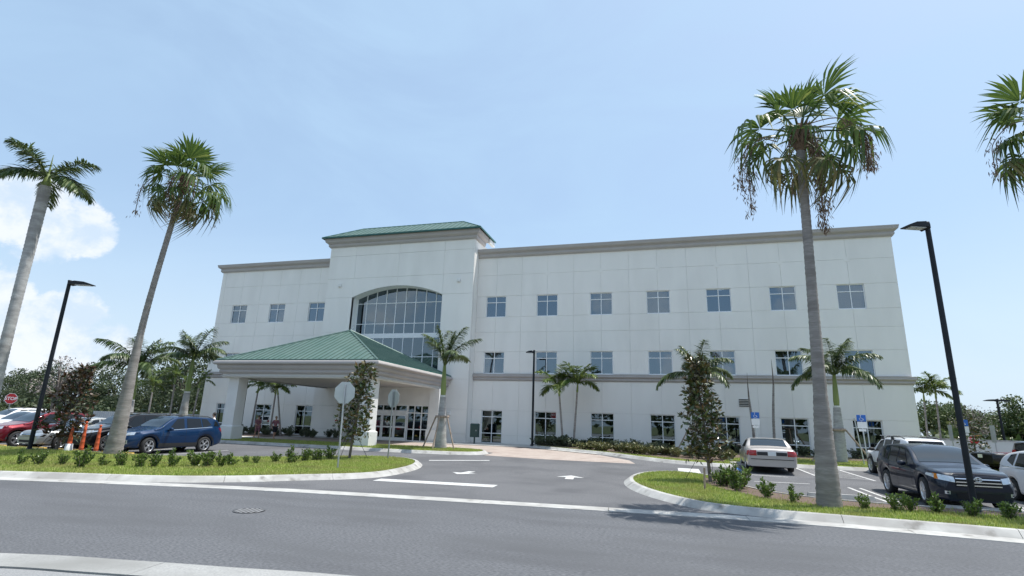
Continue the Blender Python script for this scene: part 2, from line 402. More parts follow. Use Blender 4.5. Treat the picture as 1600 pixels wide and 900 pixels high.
sweep_kerb(nk, NEAR[::-1], [(0, -.02), (.005, .010), (.60, .014), (.605, -.02)], 3.0, 'gutter', name='gutter_slab')
sheet('shoulder', [(-50, -40)]+list(nfar)+[(38, -40)], -.004, 'shoulder')
lot = [tuple(p) for p in gfar]+[(60, -3), (60, 58), (-120, 58), (-120, -6)]
sheet('parking_lot', lot, 0, 'asphalt_lot')
# raised verges
L_out = catmull([(-40, 2.0), (-28, 7.05), (-22, 9.25), (-16.7, 11.13), (-13.6, 12.1), (-11.88, 13.2), (-10.77, 14.4), (-9.6, 15.7), (-9.13, 17.0), (-9.24, 18.92),
                 (-9.65, 20.78), (-10.4, 22.3), (-11.6, 23.2), (-13.3, 23.2), (-14.9, 22.0), (-17, 19.9), (-19.3, 18.3), (-22, 17.9), (-28, 17.9), (-36, 17.9)], 8)
R_out = catmull([(34, 17.5), (20, 17.4), (12, 17.3), (7, 17.2), (5, 17.3), (3.9, 17.7), (3.0, 18.6), (2.3, 20.3), (1.9, 22.0), (1.3, 23.2), (.3, 23.7), (-.6, 23.3), (-1.25, 22.2), (-1.55, 20.6),
                 (-1.45, 19.0), (-1.12, 17.6), (-.55, 16.2), (.2, 15.0), (.95, 14.3), (2.4, 13.9), (5.1, 13.68), (6.4, 13.52), (10, 12.78), (16, 10.85), (28, 5.3)], 8)
E_out = catmull([(-44, 27.7), (-34, 27.6), (-26, 27.55), (-19, 27.4), (-14.5, 27.2), (-11, 27.6), (-9.75, 28.5), (-9.8, 29.9), (-10.8, 30.9), (-13, 31.1), (-18, 31.1), (-26, 31.1), (-34, 31.3), (-44, 31.3)], 6)
KP = [(0, 0), (.12, .09), (.18, .135), (.21, .147), (.31, .15), (.315, .06)]
KA = [(0, 0.0), (.30, .12), (.36, .145), (.46, .15), (.465, .06)]      # sloped mountable kerb along the street
def verge(nm, P, prof, w, turf='turf', dz=.115):
    k = tag(MB().build(nm+'_kerb', 'concrete'), kind='structure'); sweep_kerb(k, P, prof, 3)
    sheet(nm, [tuple(p) for p in offset(P, w)], dz, turf); return [tuple(p) for p in offset(P, w+.02)]
Lp = verge('verge_west', L_out, KP, .31); Rp = verge('verge_east', R_out, KP, .31); Ep = verge('verge_entrance', E_out, KP, .31)
# landscape bed and parking edge before the east wing
B_out = catmull([(-9.0, 36.6), (-6.6, 34.9), (-3.7, 32.9), (-1.5, 30.5), (.4, 28.9), (1.8, 28.45), (3.0, 28.5), (3.3, 29.4), (3.4, 30.2), (6, 30.25), (10, 30.2), (18, 30.1), (30, 30)], 6)
kb = tag(MB().build('bed_kerb', 'concrete'), kind='structure'); sweep_kerb(kb, B_out, KP, 3)
bi = offset(B_out, .31)
sheet('lawn_strip', list(bi)+[(30, 41), (-9, 41)], .115, 'turf')
Bed = [(-9.0, 37.2), (-6.4, 35.6), (-3.5, 33.8), (-1, 31.9), (.6, 30.6), (2.6, 30.3), (3.2, 33), (5, 35.5), (15.5, 36.0), (15.5, 40.55), (-9, 40.55)]
sheet('planting_bed', Bed, .125, 'soil')
Rbed = [(2.0, 21.3), (2.6, 19.2), (3.5, 17.9), (5, 17.2), (9, 17.05), (15, 17.1), (15, 16.2), (9, 16.1), (5, 16.0), (3.6, 15.7), (2.4, 16.6), (1.5, 18.2), (1.05, 20), (1.2, 21.6)]
sheet('mulch_east', Rbed, .128, 'soil')
sheet('mulch_west', [(-20.5, 12.2), (-18, 13.2), (-15.5, 15.6), (-14.2, 18), (-13.3, 20.6), (-13.9, 21), (-15.1, 18.6), (-16.4, 16.3), (-18.6, 13.9), (-21, 13)], .122, 'soil')
sheet('brick_drive', [(-29, 31.3), (-11.0, 31.25), (-9.6, 30.2), (-9.5, 28.2), (-6, 27.6), (-1.6, 27.75), (-2.0, 29.6), (-3.9, 32.6), (-6.9, 34.6), (-9.2, 36.3), (-29, 36.4)], .005, 'brick')
sheet('sidewalk', [(-29, 36.4), (-9.2, 36.35), (-6.9, 34.65), (-5.3, 33.6), (-4.0, 32.8), (-4.6, 34.4), (-7.6, 37.2), (-9.0, 38.2), (-9.0, 40.58), (-29, 40.58)], .03, 'walk')
sheet('side_path', [(-46, 33.0), (-29.0, 33.0), (-29.0, 34.6), (-46, 34.6)], .02, 'walk')
sheet('planting_bed_west', [(-46, 34.7), (-29.0, 34.7), (-29.0, 40.58), (-46, 40.58)], .03, 'soil')
# painted markings
def arrow(cx, cy, a, s=1.0):
    p = [(-.1, -1.2), (.1, -1.2), (.1, .1), (.42, .1), (0, 1.2), (-.42, .1), (-.1, .1)]; c, q = math.cos(a), math.sin(a)
    return [(cx+s*(x*c-y*q), cy+s*(x*q+y*c)) for x, y in p]
def fat_arrow(cx, cy, a):
    p = [(-.22, -.9), (.22, -.9), (.22, .05), (.75, .05), (0, .95), (-.75, .05), (-.22, .05)]; c, q = math.cos(a), math.sin(a)
    return [(cx+.68*(x*c-y*q), cy+.68*(x*q+y*c)) for x, y in p]
mk = tag(MB().build('road_markings', 'paint'), kind='structure')
def mark(name, poly, m='paint'): return sheet(name, poly, .006, m, parent=mk)
mark('stop_line', [(-8.85, 15.6), (-5.05, 15.95), (-5.1, 16.6), (-8.9, 16.25)])
mark('lane_arrow', fat_arrow(-3.5, 20.3, .1)); mark('lane_arrow', fat_arrow(-7.35, 19.7, math.pi-.1))
mark('lane_line', [(-10.6, 23.6), (-8.2, 25.2), (-8.3, 25.5), (-10.7, 23.9)])
mark('crossing_bar', [(.35, 24.1), (1.25, 24.1), (1.25, 26.6), (.35, 26.6)])
def line(x0, y0, x1, y1, w=.1, m='paint'):
    d = Vector((x1-x0, y1-y0)).normalized(); n = Vector((-d.y, d.x))*w/2
    mark('stall_line', [(x0+n.x, y0+n.y), (x0-n.x, y0-n.y), (x1-n.x, y1-n.y), (x1+n.x, y1+n.y)], m)
for x in (5.9, 7.8, 11.6, 14.4, 17.2): line(x, 25.4, x, 30.1)
for k in range(7): line(5.95, 26.2+k*.62, 7.75, 25.9+k*.62, .09)
line(3.05, 25.3, 3.05, 28.4, .14, 'bluepaint'); line(3.2, 25.2, 4.6, 25.0); line(3.0, 22.6, 4.9, 22.8)
for x in (6.0, 6.35, 9.2, 9.5, 12.3, 15): line(x, 17.5, x, 22.3)
for k in range(8): line(-18.8-2.65*k-2.65, 18.1, -18.8-2.65*k-2.65, 23.2)
line(-18.6, 18.6, -15.9, 22.6)
# grass, one mass of blades for each lawn
def blades(nm, poly, n, h, excl=(), lab=''):
    P = np.asarray(poly); lo, hi = P.min(0), P.max(0); lo = np.maximum(lo, (-34, 9)); hi = np.minimum(hi, (22, 41))
    p = RNG.uniform(lo, hi, (n, 2)); p = p[inpoly(p, P)]
    for e in excl: p = p[~inpoly(p, e) | (RNG.random(len(p)) < .05)]
    m = len(p); z = np.array([gz(y) for y in p[:, 1]])+.115
    a = RNG.uniform(0, 6.283, m); ln = RNG.uniform(0, .045, m); hh = h*RNG.uniform(.5, 1.25, m); ww = .011
    b = np.stack([p[:, 0], p[:, 1], z], 1); s = np.stack([np.cos(a), np.sin(a), 0*a], 1)*ww
    tip = b+np.stack([-np.sin(a)*ln, np.cos(a)*ln, hh], 1)
    V = np.stack([b-s, b+s, tip], 1).reshape(-1, 3)
    o = link(nm, mesh_np(nm, V, np.arange(3*m).reshape(m, 3)), None, 'grass'); tag(o, lab, 'grass', kind='stuff')
blades('grass', Lp, 330000, .07, [], 'mown grass covering the verge under the row of parked cars')
blades('grass', Rp, 260000, .07, [Rbed], 'mown grass on the verge with the tall fan palm')
blades('grass', Ep, 60000, .08, [], 'grass strip in front of the entrance canopy')
blades('grass', list(bi)+[(30, 41), (-9, 41)], 120000, .07, [Bed], 'grass edging before the wall of the long wing')
# precast wheel stops
ws = MB(); ws.add([(-.9, -.09, 0), (.9, -.09, 0), (.9, .09, 0), (-.9, .09, 0), (-.86, -.05, .12), (.86, -.05, .12), (.86, .05, .12), (-.86, .05, .12)],
                  [(4, 5, 6, 7), (0, 1, 5, 4), (1, 2, 6, 5), (2, 3, 7, 6), (3, 0, 4, 7)])
wy = ws.mesh('wheel_stop'); wy.materials.append(M['yellow']); wc = ws.mesh('wheel_stop'); wc.materials.append(M['concrete'])
for x, who in ((-22.85, 'the blue crossover'), (-25.5, 'the black crossover'), (-28.0, 'the silver sedan'), (-30.6, 'the red crossover')):
    o = link('wheel_stop', wy); o.location = (x, 18.45, .002); tag(o, 'yellow painted wheel stop under the nose of '+who, 'wheel stop', 'yellow wheel stops')
for x, y, who in ((4.85, 18.9, 'empty bay beside the tall fan palm'), (7.75, 17.75, 'bay of the charcoal crossover'), (9.8, 29.75, 'bay of the white off-roader'), (4.3, 29.75, 'bay of the champagne sedan')):
    o = link('wheel_stop', wc); o.location = (x, y, gz(y)+.002); tag(o, 'bare concrete wheel stop in the '+who, 'wheel stop', 'concrete wheel stops')
# drain grate in the road
dg = empty('drain_grate', (-8.15, 9.6, .004), 'round iron drain grate set into the road', 'drain grate', rz=.25)
MB().lathe([(.30, 0), (.30, .006), (.28, .006), (.28, 0)], 28).build('rim', 'rimdark', dg)
MB().lathe([(.001, .001), (.279, .001)], 28).build('pit', 'seam', dg)
for k in range(6):
    x = -.225+k*.09; hl = math.sqrt(max(.01, .275**2-x*x)); MB().box(x-.024, x+.024, -hl, hl, .002, .008).build('bar', 'iron', dg)

# ================================================================ the building
FY = 40.6; OX, SP, WW = -14.03, 4.27, 1.704
BO = (-13, 40.6, .24)
bld = empty('medical_building', BO, 'pale three-storey medical building with a green-roofed entrance tower', 'building')
TL, TR, TY = -28.65, -14.85, 39.5
XE, XW = 15.32, -41.4
def part(mb, name, m, parent=bld): return mb.build(name, m, parent, BO)
wins = [OX+SP*k for k in range(7)]; winsL = [OX-SP*k for k in (4, 5, 6)]
rowsZ = [(.24, 2.731), (5.576, 7.306), (10.13, 11.876)]
G_ = .007
def wingpanels(x0, x1, wl_):
    """stucco panels between score joints, with the window openings left free"""
    vx = sorted({x0, x1} | {w+WW/2 for w in wl_} | {w+WW/2+SP/2 for w in wl_ if x0+.3 < w+WW/2+SP/2 < x1-1.0} | {w+WW/2-SP/2 for w in wl_ if x0+.3 < w+WW/2-SP/2 < x1-.3})
    zz = [.2, .89, 2.731, 5.02, 5.576, 7.306, 8.87, 10.13, 11.876, 13.66, 15.3]
    back = MB()
    for i in range(len(zz)-1):
        z0, z1 = zz[i], zz[i+1]
        if abs(z0-5.02) < .01: back.box(x0, x1, FY+.03, FY+.16, z0, z1); continue
        wr = any(a-.06 <= z0 and z1 <= b+.01 for a, b in rowsZ)
        spans = []
        for j in range(len(vx)-1):
            a, b = vx[j], vx[j+1]
            if wr:
                for w_ in wl_:
                    if a >= w_-.001 and b <= w_+WW+.001: a = b
                    elif a < w_+WW-.001 and b > w_+WW and a >= w_: a = w_+WW
                    elif b > w_+.001 and a < w_: b = min(b, w_)
            if b-a > .05: spans.append((a, b))
        for a, b in spans:
            back.box(a, b, FY+.03, FY+.16, z0, z1)
            isw = lambda v: wr and any(abs(v-w_) < .01 or abs(v-w_-WW) < .01 for w_ in wl_)
            part(MB().panel(a+(0 if isw(a) else G_), b-(0 if isw(b) else G_), z0+G_, z1-G_, FY, .03), 'wall_panel', 'stucco')
    part(back, 'wall_core', 'joint')
wingpanels(TR, XE, wins); wingpanels(XW, TL, winsL)
for w_ in wins[1:]+winsL[:0]:
    c = w_+WW/2
    part(MB().panel(c-.17, c+.17, 13.49, 13.83, FY-.012, .012, .006), 'accent_square', 'stucco')
# body behind the façade: roof deck, ends, floors, back wall
bd = MB(); bd.box(XE-.2, XE-.001, FY+.17, 66, .2, 15.75); bd.box(XW+.001, XW+.2, FY+.17, 66, .2, 15.75); bd.box(XW, XE, 65.8, 66, .2, 15.7)
part(bd, 'end_walls', 'stucco')
part(MB().box(XW+.2, XE-.2, FY+.2, 65.8, 15.1, 15.3), 'roof_deck', 'walk')
fl = MB()
for z in (.05, 4.5, 9.05): fl.box(XW+.2, XE-.2, FY+.17, 46.5, z, z+.16)
fl.box(XW+.2, XE-.2, 46.5, 46.7, .2, 15)
part(fl, 'floor_slab', 'interior')
cl = MB()
for z in (3.1, 7.65, 12.2): cl.box(XW+.2, TL-.02, FY+.17, 46.5, z, z+.05); cl.box(TR+.02, XE-.2, FY+.17, 46.5, z, z+.05)
part(cl, 'ceiling', 'ceiling')
def ceiling_lamp(x, y, z, w=1.1): part(MB().box(x-w/2, x+w/2, y-.12, y+.12, z-.03, z-.002), 'ceiling_light', 'lampglow')
for wi, r, dx, dy in ((1, 1, .5, 1.0), (1, 1, .9, 1.7), (3, 1, .2, .9), (3, 1, .3, 1.6), (2, 2, -.35, 1.5), (3, 2, .5, 1.3), (4, 2, .35, 1.4), (6, 1, -.2, 1.6)):
    ceiling_lamp(wins[wi]+WW/2+dx, FY+.2+dy, (3.1, 7.65, 12.2)[r], .9 if r == 1 else .35)
# windows
def window(x, z0, z1, cols, rows, gl, y=FY, parent=bld, ww=WW, bw=.055, blind=None):
    """frame bars with one pane between each; rows: z fractions of the transoms"""
    fr = MB(); d0, d1 = y+.085, y+.17; b = bw
    fr.box(x, x+ww, d0, d1, z0, z0+b); fr.box(x, x+ww, d0, d1, z1-b, z1)
    xs = [x]+[x+ww*k/cols for k in range(1, cols)]+[x+ww]; zs = [z0]+[z0+(z1-z0)*t for t in rows]+[z1]
    fr.box(x, x+b, d0+.001, d1, z0+b, z1-b); fr.box(x+ww-b, x+ww, d0+.001, d1, z0+b, z1-b)
    for q in xs[1:-1]: fr.box(q-b/2, q+b/2, d0+.003, d1, z0+b, z1-b)
    for q in zs[1:-1]: fr.box(x+b, x+ww-b, d0+.006, d1, q-b/2, q+b/2)
    f = part(fr, 'window', 'alum', parent)
    for i in range(len(xs)-1):
        for j in range(len(zs)-1):
            MB().box(xs[i]+.02, xs[i+1]-.02, d0+.055, d0+.065, zs[j]+.02, zs[j+1]-.02).build('pane', gl, f, BO)
    if blind: MB().box(x+.06, x+ww-.06, d1+.05, d1+.06, z1-(z1-z0)*blind, z1-.03).build('blind', 'blind', f, BO)
    return f
BL = {(6, 2): .98, (5, 2): .98, (3, 2): .97, (2, 2): .6, (2, 1): .95, (3, 1): .0, (4, 1): .5, (5, 0): .75, (3, 0): .5}
for k, x in enumerate(wins+winsL):
    window(x, .26, 2.731, 2, (.30, .80), 'glass_low', blind=BL.get((k, 0)))
    window(x, 5.576, 7.306, 2, (.70,), 'glass', blind=BL.get((k, 1)))
    window(x, 10.13, 11.876, 2, (.70,), 'glass', blind=BL.get((k, 2)))
# mouldings: profile (projection, z) swept along x with mitred returns
def mould(name, x0, x1, y, prof, m, retL=None, retR=None, parent=bld):
    """returns: how far the moulding runs back on each end"""
    mb = MB(); k = len(prof); path = []
    if retL is not None: path.append(((x0, y+retL), (-1, 0)))
    path.append(((x0, y), (-1 if retL is not None else 0, -1))); path.append(((x1, y), (1 if retR is not None else 0, -1)))
    if retR is not None: path.append(((x1, y+retR), (1, 0)))
    vs = []
    for (px, py), (dx, dy) in path:
        for p, z in prof: vs.append((px+dx*p, py+dy*p, z))
    fs = [(i*k+a, (i+1)*k+a, (i+1)*k+a+1, i*k+a+1) for i in range(len(path)-1) for a in range(k-1)]
    fs += [tuple(range(k))[::-1], tuple(range((len(path)-1)*k, len(path)*k))]
    mb.add(vs, fs, False); return part(mb, name, m, parent)
def arc(p0, z0, p1, z1, bulge, n=6):
    o = []
    for i in range(n+1):
        t = i/n; nx, nz = (z1-z0), -(p1-p0); L = math.hypot(nx, nz); s = math.sin(math.pi*t)*bulge
        o.append((p0+(p1-p0)*t-nx/L*-s, z0+(z1-z0)*t+nz/L*s))
    return o
CORN = [(-.02, 15.18), (.10, 15.18)]+arc(.10, 15.2, .16, 15.46, .05)+[(.17, 15.5), (.2, 15.5)]+arc(.22, 15.54, .40, 15.78, .06)+[(.42, 15.80), (.42, 15.88), (-.02, 15.9)]
mould('cornice', TR+.001, XE, FY, CORN, 'taupe', None, 6); mould('cornice', XW, TL-.001, FY, CORN, 'taupe', 6, None)
BAND = [(-.02, 5.03), (.06, 5.03)]+arc(.06, 5.05, .1, 5.2, .04)+[(.1, 5.24), (.14, 5.26)]+arc(.14, 5.28, .2, 5.44, .05)+[(.22, 5.46), (.22, 5.52), (-.02, 5.55)]
mould('string_course', TR+.001, XE, FY, BAND, 'taupe', None, 6); mould('string_course', XW, TL-.001, FY, BAND, 'taupe', 6, None)
# ---- entrance tower
TCX = (TL+TR)/2; AL, AR, AS, AT = -25.99, -17.53, 11.95, 12.86
def archz(x):
    h = AT-AS; hw = (AR-AL)/2; R = (hw*hw+h*h)/(2*h); return AT-R+math.sqrt(R*R-(x-TCX)**2)
core = MB()
TJ = [TL, AL, TCX, AR, TR]; TZ = [.2, .89, 2.731, 5.02, 8.87, 11.95, 13.66, 15.75, 16.7]
for i in range(len(TZ)-1):
    z0, z1 = TZ[i], TZ[i+1]
    for j in range(4):
        a, b = TJ[j], TJ[j+1]; mid = j in (1, 2)
        if z0 >= 5.0 and z1 <= 11.96 and mid: continue
        if abs(z0-11.95) < .01 and mid:
            n = 14; xs = [a+G_+(b-a-2*G_)*k/n for k in range(n+1)]
            poly = [(x, archz(x)) for x in xs]+[(b-G_, z1-G_), (a+G_, z1-G_)]
            part(MB().prism(poly, TY, TY+.05), 'wall_panel', 'stucco')
            core.prism([(a+(b-a)*k/n, archz(a+(b-a)*k/n)) for k in range(n+1)]+[(b, z1), (a, z1)], TY+.05, TY+.3); continue
        if z0 < 4.0 and mid: continue
        core.box(a, b, TY+.05, TY+.3, z0, z1)
        part(MB().panel(a+G_, b-G_, z0+G_, z1-G_, TY, .05), 'wall_panel', 'stucco')
part(core, 'wall_core', 'joint')
# tower sides and opening reveals
part(MB().box(TR-.3, TR-.002, TY+.06, 47, .2, 16.7), 'side_wall', 'stucco'); part(MB().box(TL+.002, TL+.3, TY+.06, 47, .2, 16.7), 'side_wall', 'stucco')
rv = MB(); n = 28; top = [(AL+(AR-AL)*k/n) for k in range(n+1)]
ring = [(AL, 5.0)]+[(x, archz(x)) for x in top]+[(AR, 5.0)]
for i in range(len(ring)-1):
    a, b = ring[i], ring[i+1]
    rv.add([(a[0], TY+.02, a[1]), (b[0], TY+.02, b[1]), (b[0], TY+1.2, b[1]), (a[0], TY+1.2, a[1])], [(0, 1, 2, 3)])
part(rv, 'arch_reveal', 'stucco')
# curtain wall: 9 bays, panes clipped under the arch
GY = TY+1.02; cw_ = MB(); bays = 9; bx = [AL+(AR-AL)*k/bays for k in range(bays+1)]; zr = [5.0, 6.05, 7.35, 9.0, 9.35, 10.3, 11.62, 13.0]
zr = [5.0, 6.9, 8.55, 8.87, 9.75, 11.55, 12.9]
for x in bx[1:-1]: cw_.box(x-.03, x+.03, GY-.04, GY+.06, 5.0, archz(x)-.001)
for z in (6.9, 9.75, 11.55): cw_.box(AL, AR, GY-.037, GY+.06, z-.03, z+.03)
cw_.box(AL+.001, AL+.06, GY-.04, GY+.06, 5, AS); cw_.box(AR-.06, AR-.001, GY-.04, GY+.06, 5, AS)
cwo = part(cw_, 'curtain_wall', 'alum')
MB().box(AL+.06, AR-.06, GY-.05, GY+.05, 8.5, 8.9).build('spandrel', 'alum', cwo, BO)
for i in range(bays):
    a, b = bx[i]+.03, bx[i+1]-.03
    for j in range(len(zr)-1):
        z0, z1 = zr[j], zr[j+1]
        if j == 2: continue
        if j == 5:
            poly = [(a, z0+.03)]+[(b, z0+.03)]+[(b-(b-a)*k/4, archz(b-(b-a)*k/4)-.002) for k in range(5)]
        else: poly = [(a, z0+.03), (b, z0+.03), (b, z1-.03), (a, z1-.03)]
        MB().prism(poly, GY, GY+.012).build('pane', 'glass_tower', cwo, BO)
lob = MB(); lob.box(TL+.3, TR-.3, 46.5, 46.7, .2, 16); lob.box(TL+.3, TR-.3, GY+.3, 46.5, 8.45, 8.75); lob.box(TL+.3, TR-.3, GY+.3, 46.5, 4.5, 4.7); lob.box(TL+.3, TR-.3, GY+.3, 46.5, 13.3, 13.4)
part(lob, 'lobby_floor', 'interior')
for a in (-24.2, -19.9): part(MB().box(a-.25, a+.25, GY+.35, GY+.42, 8.9, 11.5), 'curtain', 'blind')
TCOR = [(-.02, 16.55), (.12, 16.55)]+arc(.12, 16.58, .2, 16.9, .06)+[(.21, 16.95), (.28, 16.96)]+arc(.3, 17.0, .5, 17.38, .08)+[(.54, 17.42), (.54, 17.54), (-.02, 17.56)]
TCOR = [(p_*.85, 16.6+(z_-16.55)*.76) for p_, z_ in TCOR]
mould('cornice', TL, TR, TY, TCOR, 'taupe', 2.6, 2.2)
# tower hip roof of standing-seam pans
def slope(parent, quad, spacing, seam=.045, m='roofgreen', name='roof_pan'):
    """quad: eave A->B, then top C (above B), D (above A); pans run from eave to top, perpendicular to the eave"""
    A, B, C_, D = [Vector(q) for q in quad]; u = (B-A).normalized(); L = (B-A).length
    nrm = (B-A).cross((D if (D-A).length > .01 else C_)-A).normalized()
    if nrm.z < 0: nrm = -nrm
    v = nrm.cross(u)
    if v.z < 0: v = -v
    poly = [((p-A).dot(u), (p-A).dot(v)) for p in (A, B, C_, D)]
    n = max(1, round(L/spacing)); w_ = L/n
    def clipx(P, x, above):
        return [(a, b) for a, b in clipY([(q[1], q[0]) for q in P], x, above)]
    for k in range(n):
        q = [(p[1], p[0]) for p in clipY(clipY([(p[1], p[0]) for p in poly], k*w_, True), (k+1)*w_-.002, False)]
        q2 = []
        for p in q:
            if not q2 or (abs(p[0]-q2[-1][0])+abs(p[1]-q2[-1][1])) > 1e-4: q2.append(p)
        if len(q2) < 3: continue
        mb = MB(); W = lambda p, h: A+u*p[0]+v*p[1]+nrm*h
        mb.add([W(p, 0) for p in q2]+[W(p, -.03) for p in q2], [tuple(range(len(q2)))]+[(i, (i+1) % len(q2), (i+1) % len(q2)+len(q2), i+len(q2)) for i in range(len(q2))])
        xs = [p for p in q2 if abs(p[0]-k*w_) < .01]
        if len(xs) >= 2 and k:
            y0, y1 = min(p[1] for p in xs), max(p[1] for p in xs)
            a = k*w_; h = .055
            c8 = [W((a, y0), 0), W((a+seam, y0), 0), W((a+seam, y1), 0), W((a, y1), 0), W((a, y0), h), W((a+seam, y0), h), W((a+seam, y1), h), W((a, y1), h)]
            mb.add(c8, [(4, 5, 6, 7), (0, 1, 5, 4), (1, 2, 6, 5), (2, 3, 7, 6), (3, 0, 4, 7)])
        part(mb, name, m, parent)
def bar(parent, a, b, r, name, m): part(MB().tube([a, b], r, 6, smooth=False), name, m, parent)
tro = part(MB().box(TL-.3, TR+.3, TY+.2, 42.0, 17.28, 17.35), 'roof', 'soffit')
ex0, ex1, ey0, ey1, ez = TL-.62, TR+.62, TY-.62, 43.0, 17.42
rA, rB = (-26.75, 41.3, 18.95), (-16.75, 41.3, 18.95)
slope(tro, [(ex0, ey0, ez), (ex1, ey0, ez), rB, rA], .5); slope(tro, [(ex1, ey0, ez), (ex1, ey1, ez), rB, rB], .5)
slope(tro, [(ex1, ey1, ez), (ex0, ey1, ez), rA, rB], .5); slope(tro, [(ex0, ey1, ez), (ex0, ey0, ez), rA, rA], .5)
bar(tro, (ex1, ey0, ez), rB, .06, 'hip_cap', 'ridgegreen'); bar(tro, (ex0, ey0, ez), rA, .06, 'hip_cap', 'ridgegreen'); bar(tro, rA, rB, .06, 'ridge_cap', 'ridgegreen')
fe = MB(); fe.box(ex0, ex1, ey0-.04, ey0, ez-.1, ez+.03); fe.box(ex1, ex1+.04, ey0-.04, ey1, ez-.1, ez+.03); fe.box(ex0-.04, ex0, ey0-.04, ey1, ez-.1, ez+.03)
part(fe, 'eave_trim', 'ridgegreen', tro)
part(MB().box(TR+.3, TR+.55, TY+2.2, 43, 16.95, 17.3), 'roof_frame', 'trimwhite', tro)
for x, z in ((-27.3, 13.05), (-16.1, 13.05)): part(MB().panel(x-.13, x+.13, z-.13, z+.13, TY-.16, .16, .03), 'wall_light', 'trimwhite')
# ---- entrance canopy on columns
PX0, PX1, PY0, PY1 = -28.1, -16.2, 28.0, 39.45
can = part(MB().box(PX0+.35, PX1-.35, PY0+.35, PY1, 4.19, 4.25), 'canopy', 'soffit')
PB = [(-.45, 4.2), (.0, 4.2), (.0, 4.36), (-.45, 4.36)]
mould('beam', PX0+.45, PX1-.45, PY0+.45, [(-.3, 4.13), (.02, 4.13), (.02, 4.36), (-.3, 4.36)], 'trimwhite', 11, 11, can)
PC = [(-.02, 4.42), (.08, 4.42)]+arc(.08, 4.44, .14, 4.66, .05)+[(.15, 4.70), (.2, 4.71)]+arc(.22, 4.74, .26, 4.93, .03)+[(.27, 4.95)]+arc(.28, 4.97, .42, 5.22, .12, 8)+[(.3, 5.27), (-.02, 5.28)]
mould('cornice', PX0+.42, PX1-.42, PY0+.42, [(p_, z_-.07) for p_, z_ in PC], 'taupe', 11.0, 11.0, can)
ax = Vector(((PX0+PX1)/2, 33.9, 8.0)); pe = 5.2; k0, k1, k2, k3 = (PX0+.1, PY0+.1, pe), (PX1-.1, PY0+.1, pe), (PX1-.1, PY1, pe), (PX0+.1, PY1, pe)
slope(can, [k0, k1, ax, ax], .42); slope(can, [k1, k2, ax, ax], .42); slope(can, [k2, k3, ax, ax], .42); slope(can, [k3, k0, ax, ax], .42)
for k in (k0, k1, k2, k3): bar(can, k, ax+Vector((0, 0, .03)), .07, 'hip_cap', 'roofgreen')
et = MB(); et.box(k0[0], k1[0], k0[1]-.03, k0[1], pe-.03, pe+.05); et.box(k1[0], k1[0]+.03, k1[1]-.03, k2[1], pe-.03, pe+.05); et.box(k0[0]-.03, k0[0], k0[1]-.03, k3[1], pe-.03, pe+.05)
part(et, 'eave_trim', 'ridgegreen', can)
def column(x, y, w=.78):
    z = gz(y); h = w/2
    c = part(MB().box(x-h, x+h, y-h, y+h, z+1.0, 4.14), 'column', 'trimwhite', can)
    p = MB(); q = h+.09; p.box(x-q, x+q, y-q, y+q, z, z+.93)
    p.add([(x-q, y-q, z+.93), (x+q, y-q, z+.93), (x+q, y+q, z+.93), (x-q, y+q, z+.93), (x-h, y-h, z+1.0), (x+h, y-h, z+1.0), (x+h, y+h, z+1.0), (x-h, y+h, z+1.0)], [(0, 1, 5, 4), (1, 2, 6, 5), (2, 3, 7, 6), (3, 0, 4, 7)])
    part(p, 'plinth', 'trimwhite', can)
for x, y in ((-27.0, 29.15), (-17.25, 29.15), (-16.75, 37.9)): column(x, y)
# ---- entrance front under the canopy
EX0, EX1, EY = -24.4, -17.0, 37.6
ev = MB(); ev.box(EX0, EX1, EY, EY+.25, 2.9, 4.22); ev.box(EX0, EX0+.35, EY+.002, TY, .2, 4.22); ev.box(EX1-.2, EX1, EY+.002, TY, .2, 4.22)
part(ev, 'entrance_wall', 'trimwhite')
def store(x0, x1, z0, z1, cols, rows, name='storefront'):
    return window(x0, z0, z1, cols, rows, 'glass_low', y=EY+.02, ww=x1-x0, bw=.07)
store(-18.95, EX1-.2, .26, 2.9, 3, (.33, .78)); store(EX0+.35, -23.1, .26, 2.9, 1, (.33, .78)); store(-23.1, -18.95, 2.42, 2.9, 4, ())
part(MB().box(-23.1, -18.95, EY-.02, EY+.2, 2.2, 2.42), 'door_header', 'alum')
for i in range(4):
    a = -23.08+i*1.032; b = a+1.02; f = MB()
    for (p, q, r, s_) in ((a, b, .25, .5), (a, b, 2.08, 2.2), (a, a+.1, .5, 2.08), (b-.1, b, .5, 2.08), (a+.1, b-.1, 1.2, 1.3)): f.box(p, q, EY+.05, EY+.1, r, s_)
    d = part(f, 'door', 'alum')
    MB().box(a+.1, b-.1, EY+.07, EY+.08, .5, 1.2).build('pane', 'glass_low', d, BO); MB().box(a+.1, b-.1, EY+.07, EY+.08, 1.3, 2.08).build('pane', 'glass_low', d, BO)
for x, y, z in ((-25.0, TY, 2.75), (-16.3, TY, 2.4)): part(MB().panel(x-.12, x+.12, z-.14, z+.14, y-.15, .15, .03), 'wall_light', 'trimwhite')
part(MB().panel(-26.35, -26.05, 1.5, 1.6, TY-.02, .02, .004), 'wall_plaque', 'signred')
# louvre vent on the long wing
lv = part(MB().box(4.75, 5.5, FY-.02, FY+.0, 3.4, 3.96), 'louvre_vent', 'trimwhite')
for k in range(5): part(MB().prism([(FY-.05, 3.43+k*.108), (FY-.021, 3.45+k*.108), (FY-.021, 3.49+k*.108), (FY-.05, 3.47+k*.108)], 4.78, 5.47, 'x'), 'slat', 'darkmetal', lv)
